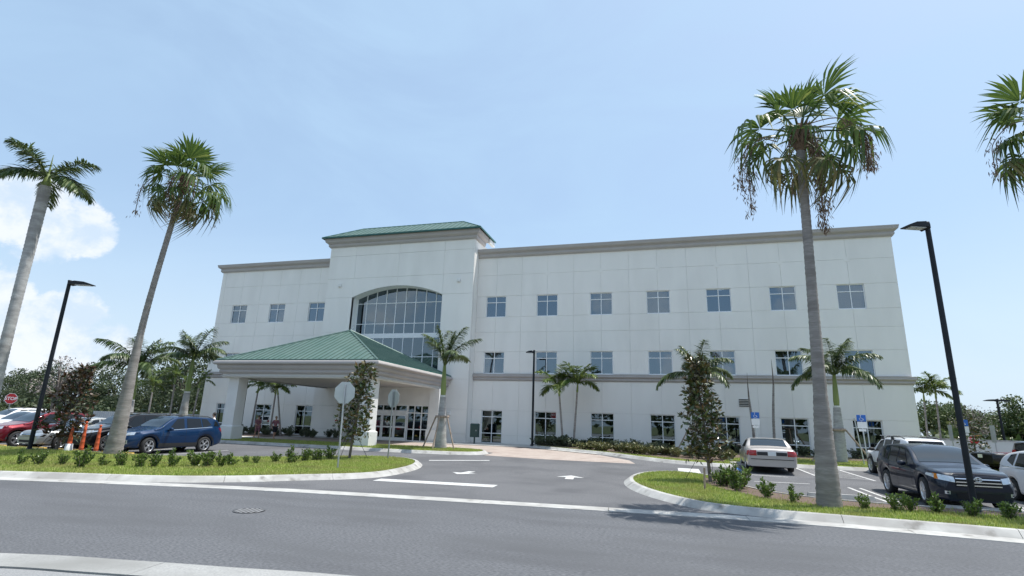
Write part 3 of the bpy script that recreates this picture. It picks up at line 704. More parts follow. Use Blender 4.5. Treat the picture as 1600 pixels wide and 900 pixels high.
# ================================================================ palms, trees, shrubs
def R_(a, b): return random.uniform(a, b)
def fan_mesh(name, Lp, r, droop, span=2.0, n=26, hang=.25, seed=0, tat=0):
    rg = random.Random(seed); V = []; F = []
    c = Vector((Lp, 0, -.10*Lp)); dphi = 2*span/n
    for k in range(n):
        if rg.random() < .10+.15*tat: continue
        ph = -span+dphi*(k+.5); d = Vector((math.cos(ph), math.sin(ph), 0)); s = Vector((-math.sin(ph), math.cos(ph), 0))
        L = r*(.72+.28*math.cos(ph/2))*rg.uniform(.86, 1.06)*(1-.4*tat*rg.random()); dr = droop*rg.uniform(.6, 1.5); tw = rg.uniform(-.05, .05)
        st = []
        for t in (0.03, .3, .58, .76, .9, 1.0):
            z = .10*t - dr*max(0, t-.38)**1.6*1.9
            x = t if t < .58 else .58+(t-.58)*(1-.5*min(1, dr))
            p = c+d*L*x+Vector((0, 0, 1))*L*z+s*tw*L*max(0, t-.4)
            wd = L*t*math.tan(dphi/2)*1.02 if t <= .58 else L*.58*math.tan(dphi/2)*(1-t)/.42*1.05
            st.append((p, max(wd, .002)))
        b = len(V)
        for p, wd in st:
            V += [p+s*wd, p+Vector((0, 0, .45*wd)), p-s*wd]
        for i in range(len(st)-1):
            for j in (0, 1): F.append((b+i*3+j, b+i*3+j+1, b+i*3+4+j, b+i*3+3+j))
    mb = MB(); mb.add(V, F); mb.tube([(0, 0, 0), (Lp*.5, 0, -.01*Lp), c], [.035, .022, .014], 5)
    return mb.mesh(name)
def fanset(pref, Lp, r):
    y = [fan_mesh('frond', Lp*.95, r, .3, 1.75, 22, seed=s) for s in (1, 2)]; m = [fan_mesh('frond', Lp*1.15, r*1.05, .95, 1.8, 24, seed=s, tat=.2) for s in (3, 4, 7)]
    o = [fan_mesh('frond', Lp*1.2, r*.95, 1.35, 1.6, 20, seed=s, tat=.8) for s in (5, 6)]
    for a in y+m: a.materials.append(M['fan'])
    for a in o: a.materials.append(M['fanold'])
    return y, m, o
def trunk(parent, path, rads, m, n=14, rings=.09, amp=.020, name='trunk'):
    P = catmull(path, 10); s = np.concatenate([[0], np.cumsum(np.linalg.norm(np.diff(P, axis=0), axis=1))]); q = np.arange(0, s[-1]+.04, .075)
    pts = [tuple(np.interp(v, s, P[:, i]) for i in range(3)) for v in q]
    rr = np.interp(q/s[-1], np.linspace(0, 1, len(rads)), rads)
    rr = [r*(1+amp*(2 if i % 2 else -1)+random.uniform(-amp, amp)) for i, r in enumerate(rr)]
    return MB().tube(pts, rr, n).build(name, m, parent)
def strands(parent, name, c, n, L, m='dead', sp=.35, seed=0, az=None):
    """hanging dry flower stalk with tattered clusters"""
    rg = np.random.default_rng(seed); mb = MB(); c = np.array(c)
    az = rg.uniform(0, 6.28) if az is None else az; d = np.array([math.cos(az), math.sin(az), 0])
    spine = [c, c+d*.5*sp*2+(0, 0, .12), c+d*.8*sp*2-(0, 0, L*.25), c+d*.85*sp*2-(0, 0, L*.6), c+d*.85*sp*2-(0, 0, L)]
    sp_ = catmull(spine, 6); mb.tube([tuple(p) for p in sp_], [.016]*len(sp_), 4)
    pts = sp_[rg.integers(len(sp_)//3, len(sp_), n)]+rg.normal(size=(n, 3))*(.09, .09, .12)
    pts = np.concatenate([pts, pts+rg.normal(size=(n, 3))*.05]); V, F = leaves(pts, .15, None, -2.5, rg, .2); mb.add([tuple(v) for v in V], [tuple(f) for f in F])
    mb.build(name, m, parent)
def fan_palm(label, base, top, r0, r1, sets, nf, emin=-58, dead=5, seed=1, boots=True, bend=(0, 0), skirt=0):
    random.seed(seed); y, mset, o = sets
    base = Vector(base); top = Vector(top)-base
    p = empty('fan_palm', base, label, 'palm', 'tall palms on the verges')
    mid = top*.5+Vector((bend[0], bend[1], 0))
    trunk(p, [(0, 0, -.1), tuple(top*.08), tuple(mid), tuple(top)], [r0*1.3, r0*1.02, r0*.72, r1*1.18, r1*1.08, r1*1.02, r1, r1*.96], 'palmtrunk')
    if boots:
        mb = MB(); mb.tube([tuple(top+Vector((0, 0, z))) for z in (-.55, -.4, -.1, .15, .35)], [r1*1.0, r1*1.45, r1*1.6, r1*1.3, r1*.5], 12)
        for k in range(40):
            a = k*2.4; z = R_(-.5, .2); d = Vector((math.cos(a), math.sin(a), 0)); q = top+Vector((0, 0, z))+d*r1*1.2
            mb.tube([q, q+d*.09+Vector((0, 0, .13)), q+d*.17+Vector((0, 0, .3))], [.05, .035, .012], 4)
        mb.build('leaf_bases', 'boots', p)
    for i in range(nf):
        t = (i+.5)/nf; az = i*2.39996+R_(-.25, .25); el = math.radians(84-(84-emin)*t**.85+R_(-9, 9))
        me = random.choice(y if t < .38 else mset if t < .8 else o)
        f = link('frond', me, p); f.location = top+Vector((math.cos(az), math.sin(az), 0))*r1*.7+Vector((0, 0, .22-.4*t))
        sc = R_(.78, 1.15)*(1.0 if t > .15 else .85); f.scale = (sc, sc, sc)
        f.rotation_euler = (Matrix.Rotation(az, 4, 'Z') @ Matrix.Rotation(-el, 4, 'Y') @ Matrix.Rotation(R_(-.35, .35), 4, 'X')).to_euler()
    for k in range(dead):
        a = k*2.1+seed; strands(p, 'dry_stalk', tuple(top+Vector((math.cos(a)*.25, math.sin(a)*.25, .05))), 70, R_(1.0, 2.3), sp=R_(.15, .9), seed=seed*10+k)
    return p
SETA = fanset('a', .96, 1.12); SETB = fanset('b', .95, 1.1)
p3 = fan_palm('tall fan palm rising from the verge left of the charcoal crossover', (3.74, 15.62, .10), (3.98, 15.6, 10.25), .225, .118, SETA, 24, emin=-55, dead=3, seed=3)
for x_, y_, z_, n_, l_, s_, a_ in ((.35, -.1, 10.4, 300, 2.9, .18, 0), (.25, .1, 10.3, 220, 2.2, .3, .3), (-.3, 0, 10.2, 150, 2.1, .5, 3.2), (-.2, 0, 10.3, 90, 1.5, .65, 3.0), (.3, 0, 10.6, 200, 1.5, .95, -.1), (.2, .2, 10.6, 150, 1.2, 1.15, .2)): strands(p3, 'dry_stalk', (x_-.05, y_, z_-.2), n_, l_, sp=s_, seed=int(n_+l_*10), az=a_)
fan_palm('slender leaning fan palm beside the blue crossover', (-21.65, 17.27, .1), (-20.7, 17.3, 12.0), .255, .11, SETB, 30, dead=10, seed=5, bend=(-.22, 0))
fan_palm('fan palm at the right frame edge with only its crown in view', (13.0, 17.2, .1), (11.95, 18.7, 11.45), .24, .14, SETA, 28, dead=2, seed=8)
def pin_mesh(name, L, e0, e1, ll, n=46, seed=0, drop=.6, plume=.5):
    rg = random.Random(seed); mb = MB(); N = 14; pts = [Vector((0, 0, 0))]; th = []
    for i in range(N):
        a = math.radians(e0+(e1-e0)*((i+.5)/N)**1.15); th.append(a); pts.append(pts[-1]+Vector((math.cos(a), 0, math.sin(a)))*L/N)
    mb.tube(pts, [.03*(1-i/(N+1))+.005 for i in range(N+1)], 4, cap=False)
    for k in range(n):
        for sgn in (-1, 1):
            s = .16+.83*(k+rg.random()*.7)/n; f = s*N; i = min(N-1, int(f)); p = pts[i].lerp(pts[i+1], f-i)
            T = Vector((math.cos(th[i]), 0, math.sin(th[i]))); up = Vector((-math.sin(th[i]), 0, math.cos(th[i])))
            l = ll*(.35+.65*math.sin(math.pi*min(1, .12+s*.86)))*rg.uniform(.8, 1.1)
            d = (Vector((0, sgn, 0))*1.0+T*(.55+.5*s)+up*rg.uniform(-plume, plume)).normalized()
            wv = d.cross(Vector((0, 0, 1))).normalized() if abs(d.z) < .95 else Vector((1, 0, 0))
            wv = (wv+up*rg.uniform(-.5, .5)).normalized(); V = []; dd = d.copy(); q = p.copy(); g = drop*rg.uniform(.6, 1.4)
            for j, wd in enumerate((.016, .029, .024, .003)):
                V += [q+wv*wd, q-wv*wd]; dd = (dd+Vector((0, 0, -g*.42))).normalized(); q = q+dd*l/3
            mb.add(V, [(0, 1, 3, 2), (2, 3, 5, 4), (4, 5, 7, 6)])
    return mb.mesh(name)
def pinset(L, ll, m, n=46, s0=0, drop=.6, es=((84, 45), (76, 5), (66, -28), (50, -55), (30, -70))):
    o = []
    for i, (a, b) in enumerate(es):
        me = pin_mesh('frond', L*(.85 if i == 0 else 1), a, b, ll, n, s0+i, drop); me.materials.append(M[m]); o.append(me)
    return o
def feather_palm(label, base, hs, radii, shaft, PS, nf, cat='palm', group=None, lean=(0, 0), tm='royaltrunk', seed=0, stakes=None, skip=(), spear=True, wrap=True):
    """hs: trunk height, crownshaft height"""
    random.seed(seed); base = Vector(base); p = empty('feather_palm', base, label, cat, group)
    h1, h2 = hs; lx, ly = lean; at = lambda z: Vector((lx*z/h2, ly*z/h2, z))
    trunk(p, [tuple(at(-.1)), tuple(at(h1*.4)), tuple(at(h1))], radii, tm)
    if h2 > h1: MB().tube([at(h1-.02), at(h1+(h2-h1)*.15), at(h1+(h2-h1)*.6), at(h2), at(h2+.15)], [shaft*.95, shaft*1.12, shaft*.9, shaft*.6, shaft*.3], 12).build('crownshaft', 'crownshaft', p)
    if wrap and h2 > h1: MB().lathe([(radii[-1]*1.06, h1*.97), (radii[-1]*1.06, h1)], 12, (at(h1).x, at(h1).y, 0)).build('wrap_band', 'trimwhite', p)
    for i in range(nf):
        if i in skip: continue
        t = (i+.5)/nf; az = i*2.39996+R_(-.3, .3)+seed; f = link('frond', PS[min(len(PS)-1, int(t*len(PS)))], p)
        f.location = at(h2)+Vector((math.cos(az), math.sin(az), 0))*.05; s = R_(.88, 1.08); f.scale = (s, s, s)
        f.rotation_euler = (Matrix.Rotation(az, 4, 'Z') @ Matrix.Rotation(R_(-.12, .12), 4, 'X')).to_euler()
    if spear: MB().tube([at(h2), at(h2+.5), at(h2+1.0)], [.04, .03, .008], 5).build('spear_leaf', 'crownshaft', p)
    if stakes:
        zz, rr_, am = stakes
        MB().lathe([(radii[1]*1.25, zz-.07), (radii[1]*1.32, zz-.07), (radii[1]*1.32, zz+.07), (radii[1]*1.25, zz+.07)], 12).build('strap', 'timber', p)
        for a in am:
            d = Vector((math.cos(a), math.sin(a), 0)); MB().tube([d*radii[1]*1.25+Vector((0, 0, zz)), d*rr_+Vector((0, 0, -.02))], .045, 5, smooth=False).build('brace', 'timber', p)
    return p
RO = pinset(2.7, .74, 'pinna', 80, 10, .8); RO2 = pinset(2.75, .64, 'pinna', 80, 20, .7, ((86, 68), (80, 35), (70, 5), (50, -30)))
RO4 = pinset(2.1, .7, 'pinna', 60, 35, .6, ((62, 15), (48, -20), (30, -45), (8, -62)))
RO3 = pinset(2.9, .8, 'pinna', 80, 30, .95, ((82, 40), (72, -5), (58, -40), (36, -62)))
AD = pinset(1.75, .55, 'pinna2', 44, 40, .35, ((80, 35), (68, -5), (50, -35), (28, -60)))
feather_palm('stout palm cut by the left frame edge', (-23.85, 14, .1), (10.5, 10.9), [.24, .22, .185, .175, .185, .20, .20], .15, RO4, 10, 'palm', 'tall palms on the verges', (-.15, 0), seed=2, wrap=False)
feather_palm('staked palm with bulging base before the entrance doors', (-12.84, 30.1, .32), (3.0, 4.75), [.36, .31, .26, .2, .17], .15, RO2, 9, group='young feather palms', lean=(-.05, 0), seed=1, stakes=(1.75, 1.05, (3.3, -.35, -1.6)))
feather_palm('staked palm right of the champagne sedan', (9.01, 34.2, .34), (3.0, 4.7), [.32, .3, .27, .22, .17], .14, RO, 12, group='young feather palms', lean=(.12, 0), seed=4, stakes=(1.7, 1.5, (3.3, -.2, 1.6)))
feather_palm('feather palm peeking over the bronze-leaved magnolia', (1.53, 36, .33), (2.7, 4.75), [.28, .26, .24, .2, .16], .14, RO, 10, group='young feather palms', lean=(.35, 0), seed=9, stakes=(1.5, 1.2, (3.4, -.2, 1.5)))
feather_palm('feather palm close to the canopy west corner', (-32.0, 30.0, .24), (3.0, 5.2), [.33, .31, .27, .22, .18], .16, RO3, 13, group='young feather palms', lean=(.05, 0), seed=6)
feather_palm('feather palm half hidden by the leaning palm trunk', (-31.9, 26.0, .1), (2.4, 4.3), [.33, .3, .27, .22, .18], .16, RO3, 13, group='young feather palms', lean=(-.1, 0), seed=7)
for i, (x, y, h, ln, sc, lb) in enumerate(((-7.04, 38, 4.0, (-.35, 0), 1.25, 'left palm of the slender pair by the wall lamp'), (-6.33, 38, 4.35, (.3, 0), 1.25, 'right palm of the slender pair by the wall lamp'),
        (-31.0, 37.6, 3.75, (.05, 0), .95, 'slender straight palm seen below the canopy'), (-29.6, 37.2, 3.7, (-.9, 0), .95, 'slender curving palm behind the two walkers'), (-33.6, 38.4, 3.9, (.2, 0), .9, 'slender palm behind the west canopy column'),
        (-40.1, 38.6, 4.3, (.2, 0), .85, 'slim palm at the west corner of the wall'), (-41.9, 38.0, 4.6, (-.2, 0), .9, 'slim palm outside the west corner'), (-42.6, 36.5, 3.7, (-.1, 0), .9, 'lowest slim palm at the west corner'),
        (20.0, 52, 5.0, (.25, 0), 1.15, 'left palm of the pair past the east corner'), (20.9, 52, 5.3, (.2, 0), 1.15, 'right palm of the pair past the east corner'))):
    q = feather_palm(lb, (x, y, .34 if y < 45 and x > -10 else .26), (h*.86, h), [.09, .075, .07, .065, .06], .07, AD, 9, group='slender palms by the walls', lean=ln, tm='palmtrunk', seed=11+i*1.7, wrap=False)
    for f in q.children:
        if f.name.startswith('frond'): f.scale = [v*sc for v in f.scale]
for x, y, h1, h2, ln, lb in ((5.31, 38.5, 3.6, 5.2, -.15, 'bare palm stem without leaves beside the louvre vent'), (6.45, 38.5, 4.4, 6.1, .25, 'bare palm stem without leaves, right of the vent')):
    q = empty('bare_palm', (x, y, .36), lb, 'palm', 'bare palm stems')
    trunk(q, [(0, 0, -.1), (ln*.3, 0, h1*.5), (ln, 0, h1)], [.09, .085, .08, .06], 'palmtrunk', 10, amp=.04)
    MB().tube([(ln, 0, h1-.02), (ln*1.05, 0, (h1+h2)/2), (ln*1.0, 0, h2)], [.05, .03, .006], 6).build('spear_leaf', 'bark', q)
# ---- magnolias
def magnolia(label, base, h, prof, n, m, lean=0, seed=0, z0=.8, size=.2, stakes=True):
    rg = np.random.default_rng(seed); p = empty('magnolia_tree', base, label, 'tree', 'young magnolias')
    mb = MB(); mb.tube([(0, 0, -.05), (lean*.3, 0, h*.35), (lean*.7, 0, h*.7), (lean, 0, h*.96)], [.06, .05, .032, .008], 8); tips = []
    k = int(n/9)
    for i in range(k):
        z = z0+(h-z0)*((i+rg.random())/k); r = np.interp((z-z0)/(h-z0), np.linspace(0, 1, len(prof)), prof)*rg.uniform(.35, 1.08)
        a = i*2.4+rg.uniform(-.5, .5); b = Vector((lean*z/h, 0, z-.18)); t = b+Vector((math.cos(a)*r, math.sin(a)*r, .22)); mb.tube([b, t], [.014, .006], 4, cap=False); tips.append(t)
    mb.build('trunk', 'bark', p); pts = []; nr = []
    for t in tips:
        c = rg.integers(7, 12); d = rg.normal(size=(c, 3)); d[:, 2] = np.abs(d[:, 2])*.6; d /= np.linalg.norm(d, axis=1)[:, None]; pts.append(np.array(t)+d*.03); nr.append(d)
        c = 5; d = rg.normal(size=(c, 3)); d /= np.linalg.norm(d, axis=1)[:, None]; pts.append(np.array(t)*(1, 1, 1)+d*.10-(0, 0, .1)); nr.append(d)
    V, F = leaves(np.concatenate(pts), size, np.concatenate(nr)*1.6, 0, rg, .42); link('crown', mesh_np('crown', V, F), p, m)
    if stakes:
        for a in (2.9, .2, -1.5):
            d = Vector((math.cos(a), math.sin(a), 0)); MB().tube([d*.03+Vector((0, 0, h*.33)), d*.85], .009, 4).build('guy_wire', 'darkmetal', p)
    return p
magnolia('columnar magnolia with bronze leaf undersides beside the champagne sedan', (1.33, 20.4, .13), 4.2, [.68, .76, .72, .64, .6, .5, .46, .4, .25], 1350, 'magleaf', -.3, 1, .75)
magnolia('slim magnolia right behind the larger blank sign back', (-13.3, 21.3, .12), 4.05, [.3, .7, .85, .75, .55, .45, .6, .6, .35], 900, 'magleaf', .35, 2, .9)
magnolia('sparse dark red magnolia near the left lamp post', (-25.1, 17.5, .12), 3.5, [.5, .75, .85, .85, .7, .8, .6, .5, .55, .3], 800, 'magbrown', .55, 3, .5, .22)
magnolia('small magnolia in front of the far white wall', (15.8, 35.5, .3), 2.5, [.55, .6, .5, .3], 320, 'magleaf', 0, 4, .4, .2, False)
sk = MB(); sk.tube([(0, 0, -.1), (.02, 0, .62)], [.035, .03], 6, smooth=False); o = sk.build('timber_stake', 'timber'); o.location = (1.05*.94, 19.04*.94, .12); tag(o, 'weathered timber stake in the grass near the columnar magnolia', 'stake')
# ---- shrubs
def shrub_mesh(seed, h, r, n, size, m, up=.9, stems=9):
    rg = np.random.default_rng(seed); pts = []; nr = []; st = MB()
    for i in range(stems):
        a = rg.uniform(0, 6.28); rr = r*math.sqrt(rg.random()); hh = h*rg.uniform(.55, 1)*(1-.35*rr/r); t = np.array((math.cos(a)*rr, math.sin(a)*rr, hh)); b = t*(.25, .25, 0)
        st.tube([tuple(b), tuple((b+t)/2+(0, 0, hh*.1)), tuple(t)], [.012, .009, .004], 4, cap=False)
        k = n//stems; s = rg.random(k)**.7; q = b+(t-b)*s[:, None]; an = rg.uniform(0, 6.28, k); d = np.stack([np.cos(an), np.sin(an), rg.uniform(.1, 1.1, k)], 1)
        pts.append(q+d*.02); nr.append(d)
    V, F = leaves(np.concatenate(pts), size, np.concatenate(nr)*1.2, up, rg, .5); f = mesh_np('foliage', V, F); f.materials.append(M[m]); s = st.mesh('stems'); s.materials.append(M['bark']); return f, s
SH = [shrub_mesh(50+i, .68+.06*(i % 2), .30+.04*i, 420, .095, 'shrub', .7, 7+i) for i in range(4)]
SG = [shrub_mesh(60+i, .75, .5, 520, .12, 'shrubgrey', .6, 12) for i in range(3)]
SY = [shrub_mesh(70+i, .5, .5, 480, .12, 'shrubyellow', .6, 12) for i in range(3)]
def shrub(v, x, y, z, s, label, group, name='shrub'):
    p = empty(name, (x, y, z), label, 'shrub', group, R_(0, 6)); sx = s*R_(.9, 1.1); p.scale = (sx, sx, s*R_(.9, 1.15)); link('foliage', v[0], p); link('stems', v[1], p)
random.seed(21)
k = .94
WB = [(-21.6, 12.6), (-20.67, 13.37), (-20.27, 13.68), (-19.79, 14.06), (-18.36, 13.66), (-18.46, 14.47), (-18.03, 14.81), (-17.20, 14.83), (-16.91, 15.05), (-16.67, 15.54), (-16.29, 16.17), (-15.78, 16.23), (-15.46, 16.48), (-15.58, 17.06), (-15.93, 18.25), (-15.47, 18.24), (-15.33, 19.15), (-14.67, 19.29), (-14.85, 20.33), (-14.60, 20.86), (-14.52, 21.68)]
WBs = [1.0, .8, .9, .8, 1.25, .7, .9, 1.05, .95, .95, 1.1, 1.15, .95, .8, .55, .6, .75, 1.0, 1.05, 1.1, 1.15]
ORD = 'first second third fourth fifth sixth seventh eighth ninth tenth eleventh twelfth thirteenth fourteenth fifteenth sixteenth seventeenth eighteenth nineteenth twentieth twenty-first'.split()
for i, (x, y) in enumerate(WB): shrub(SH[i % 4], x*k, y*k, .12, WBs[i]*.82, ORD[i]+' green shrub from the left in the left verge hedge row', 'shrubs of the left verge hedge row')
EB = [(1.75, 19.4, 1.15, 'in the dense clump right of the magnolia trunk'), (2.05, 18.75, 1.3, 'in the dense clump right of the magnolia trunk'), (1.55, 19.1, 1.1, 'in the dense clump right of the magnolia trunk'), (1.9, 18.0, 1.25, 'in the dense clump right of the magnolia trunk')]
for (x, y, s, w_), o_ in zip(EB, ('right rear', 'right front', 'left rear', 'frontmost')): shrub(SH[int(x*7) % 4], x, y, .12, s*.9, o_+' green shrub '+w_, 'shrub clump by the magnolia')
for i, (x, y, s, lb) in enumerate(((2.5, 16.6, .85, 'rounded green shrub on mulch left of the tall fan palm'), (3.0, 15.95, .72, 'small green shrub just left of the fan palm foot'), (4.53, 15.6, .6, 'small green shrub just right of the fan palm foot'),
        (5.2, 15.65, .68, 'left one of two touching shrubs before the charcoal crossover front wheel'), (5.5, 15.75, .62, 'right one of two touching shrubs before the charcoal crossover front wheel'), (6.03, 15.7, .62, 'green shrub midway between the front wheel and the lamp post'), (6.6, 15.45, .74, 'green shrub at the foot of the right lamp post'),
        (7.3, 15.5, .78, 'green shrub before the charcoal crossover headlamp, last at the right edge'))): shrub(SH[i % 4], x, y, .12, s, lb, 'single shrubs of the right verge')
for i in range(24):
    t = i/23; x = -9.0+t*8.5; shrub(SG[i % 3], x, 38.3-t*1.6+R_(-.5, .5), .36, R_(.8, 1.15), 'grey-green shrub in the bed under the first windows of the long wing', 'grey shrubs of the foundation bed')
for i in range(26):
    t = i/25; x = -5.2+t*8.0; y = 35.2-t*4.3; shrub(SY[i % 3], x+R_(-.25, .25), y+R_(-.2, .9), .35, R_(.85, 1.25), 'yellowish low shrub edging the bed towards the magnolia', 'yellow shrubs of the foundation bed')
for i in range(16): shrub(SG[i % 3], 3.6+i*.75, 39.2+R_(-.5, .3), .36, R_(.6, .95), 'grey-green shrub against the wall behind the champagne sedan', 'grey shrubs behind the bays')
for i in range(20): shrub(SG[i % 3], -38.5+i*.72, 37.3+R_(-.7, .7), .27, R_(.85, 1.2), 'low shrub in the bed under the west windows behind the canopy', 'shrubs of the west bed')
# ---- broadleaf trees behind
def tree_mesh(seed, h, r, n, size, m, gap=.0, lobes=14, zlow=.25):
    rg = np.random.default_rng(seed); tb = MB(); tb.tube([(0, 0, -.2), (.1, 0, h*.25), (.0, .1, h*.5)], [h*.03, h*.022, h*.014], 7); P = []
    for i in range(lobes):
        a = i*2.4; rr = r*math.sqrt((i+.5)/lobes)*.8; z = h*(zlow+(1-zlow)*rg.uniform(.2, .88)*(1-.35*(rr/r)**2)); c = np.array((math.cos(a)*rr, math.sin(a)*rr, z)); R = r*rg.uniform(.28, .46)
        tb.tube([(0, 0, h*rg.uniform(.2, .45)), tuple(c*(.5, .5, .85)), tuple(c)], [h*.012, h*.008, .02], 5, cap=False)
        k = n//lobes; d = rg.normal(size=(k, 3)); d /= np.linalg.norm(d, axis=1)[:, None]; d *= (rg.random((k, 1))**.45)*R*(1, 1, .75); P.append(c+d)
    V, F = leaves(np.concatenate(P), size, None, .3, rg, .6); f = mesh_np('crown', V, F); f.materials.append(M[m]); t = tb.mesh('trunk'); t.materials.append(M['bark']); return f, t
TR_ = [tree_mesh(80+i, 9, 4.2, 5200, .32, 'treeleaf', lobes=20, zlow=.05) for i in range(3)]; TG = [tree_mesh(90+i, 8, 4.0, 6000, .34, 'treeleaf2', lobes=22, zlow=-.05) for i in range(3)]
TSm = [tree_mesh(97, 8, 2.6, 700, .2, 'twig', lobes=16)]
def tree(v, x, y, s, label, group, sz=1): 
    p = empty('broadleaf_tree', (x, y, .2), label, 'tree', group, R_(0, 6)); p.scale = (s, s, s*sz); link('crown', v[0], p); link('trunk', v[1], p)
random.seed(5)
for i in range(26): tree(TR_[i % 3], -118+i*3.6+R_(-1.5, 1.5), 64+R_(-3, 14)+(8 if i % 2 else 0), R_(.7, 1.15), 'olive-green tree in the wood line beyond the west car park', 'trees beyond the west car park')
tree(TSm[0], -62, 42, 1.1, 'thin almost leafless grey tree behind the left lamp post', 'trees beyond the west car park', 1.0)
for i in range(20): tree(TG[i % 3], 19+i*2.6+R_(-1, 1), 68+R_(-3, 8)+i*.25, R_(.62, .86), 'dense green tree in the belt past the east corner', 'trees past the east corner')
tree(TSm[0], 27, 60, .7, 'leafless grey bush before the east tree belt', 'trees past the east corner')
fan_palm('shaggy fan palm over the east tree belt', (41, 68, .2), (41, 68, 7.2), .3, .22, SETA, 26, dead=3, seed=14)
for nm, x0, x1, y0, y1, h_, n_, lb in (('undergrowth', -125, -36, 58, 66, 3.2, 9000, 'rough undergrowth along the foot of the west trees'), ('undergrowth', 18, 75, 60, 66, 3.0, 7000, 'rough undergrowth along the foot of the east trees')):
    rg = np.random.default_rng(31); P_ = np.stack([rg.uniform(x0, x1, n_), rg.uniform(y0, y1, n_), rg.random(n_)**1.3*h_], 1); P_[:, 2] *= .55+.45*np.sin(P_[:, 0]*.9)*np.sin(P_[:, 0]*.37+1); P_[:, 2] += .2
    V, F = leaves(P_, .55, None, .4, rg, .6); tag(link(nm, mesh_np(nm, V, F), None, 'treeleaf' if x0 < 0 else 'treeleaf2'), lb, 'undergrowth', kind='stuff')
# treeline across the road behind the photographer, mirrored in the panes
rg = np.random.default_rng(5); P = []
for i in range(46):
    c = np.array((-105+i*4.7, -44+rg.uniform(-8, 6), rg.uniform(3.5, 6))); n_ = 110; d = rg.normal(size=(n_, 3)); d /= np.linalg.norm(d, axis=1)[:, None]; P.append(c+d*(3.6, 3, 4.2)*(rg.random((n_, 1))**.4))
V, F = leaves(np.concatenate(P), 1.5, None, .3, rg, .7); tag(link('woodland', mesh_np('woodland', V, F), None, 'treeleaf'), 'dark treeline across the road, mirrored in the ground-floor panes', 'woodland', kind='stuff')
# ================================================================ vehicles
def wheel_meshes(R, w, spokes, style):
    ty = MB(); ty.lathe([(R*.66, -w*.46), (R*.78, -w*.5), (R*.93, -w*.48), (R*.985, -w*.36), (R, -w*.15), (R, w*.15), (R*.985, w*.36), (R*.93, w*.48), (R*.78, w*.5), (R*.66, w*.46)], 32, axis='y')
    r = R*.70; rm = MB(); o = w*.44
    rm.lathe([(r, -w*.4), (r, o), (r*.95, o+.008), (r*.90, o), (r*.88, o-.05)], 32, axis='y')
    rm.lathe([(.001, o-.005), (r*.17, o-.008), (r*.2, o-.03)], 16, axis='y')
    for k in range(spokes):
        a = 2*math.pi*k/spokes
        for da in ((-.09, .09) if style == 'split' else (0,)):
            c0 = Vector((math.cos(a), 0, math.sin(a))); c1 = Vector((math.cos(a+da*1.6), 0, math.sin(a+da*1.6))); s0 = Vector((-math.sin(a), 0, math.cos(a)))
            w0, w1 = (.09*r, .05*r) if style == 'split' else ((.13*r, .16*r) if spokes < 7 else (.05*r, .055*r))
            A, B = c0*r*.12, c1*r*.93; V = []
            for p, ww, y in ((A, w0, o-.012), (B, w1, o-.004)):
                for sg in (-1, 1):
                    V += [p+s0*ww*sg+Vector((0, y, 0)), p+s0*ww*sg*1.3+Vector((0, y-.035, 0))]
            rm.add(V, [(0, 4, 6, 2), (0, 1, 5, 4), (2, 6, 7, 3)])
    bk = MB(); bk.lathe([(.001, o-.07), (r*.9, o-.07)], 24, axis='y')  # plain dark backing disc, stands in for the shade behind the spokes
    a, b, c = ty.mesh('tyre'), rm.mesh('rim'), bk.mesh('rim_backing'); a.materials.append(M['rubber']); b.materials.append(M['rim']); c.materials.append(M['rimdark']); return a, b, c
def crom(xs, ys, x):
    """monotone-ish smooth interpolation"""
    xs = np.asarray(xs, float); ys = np.asarray(ys, float); m = np.gradient(ys, xs); i = np.clip(np.searchsorted(xs, x)-1, 0, len(xs)-2)
    h = xs[i+1]-xs[i]; t = np.clip((x-xs[i])/h, 0, 1); d = (ys[i+1]-ys[i])/h; m0 = np.clip(m[i], -3*abs(d), 3*abs(d)); m1 = np.clip(m[i+1], -3*abs(d), 3*abs(d))
    return (2*t**3-3*t*t+1)*ys[i]+(t**3-2*t*t+t)*h*m0+(-2*t**3+3*t*t)*ys[i+1]+(t**3-t*t)*h*m1
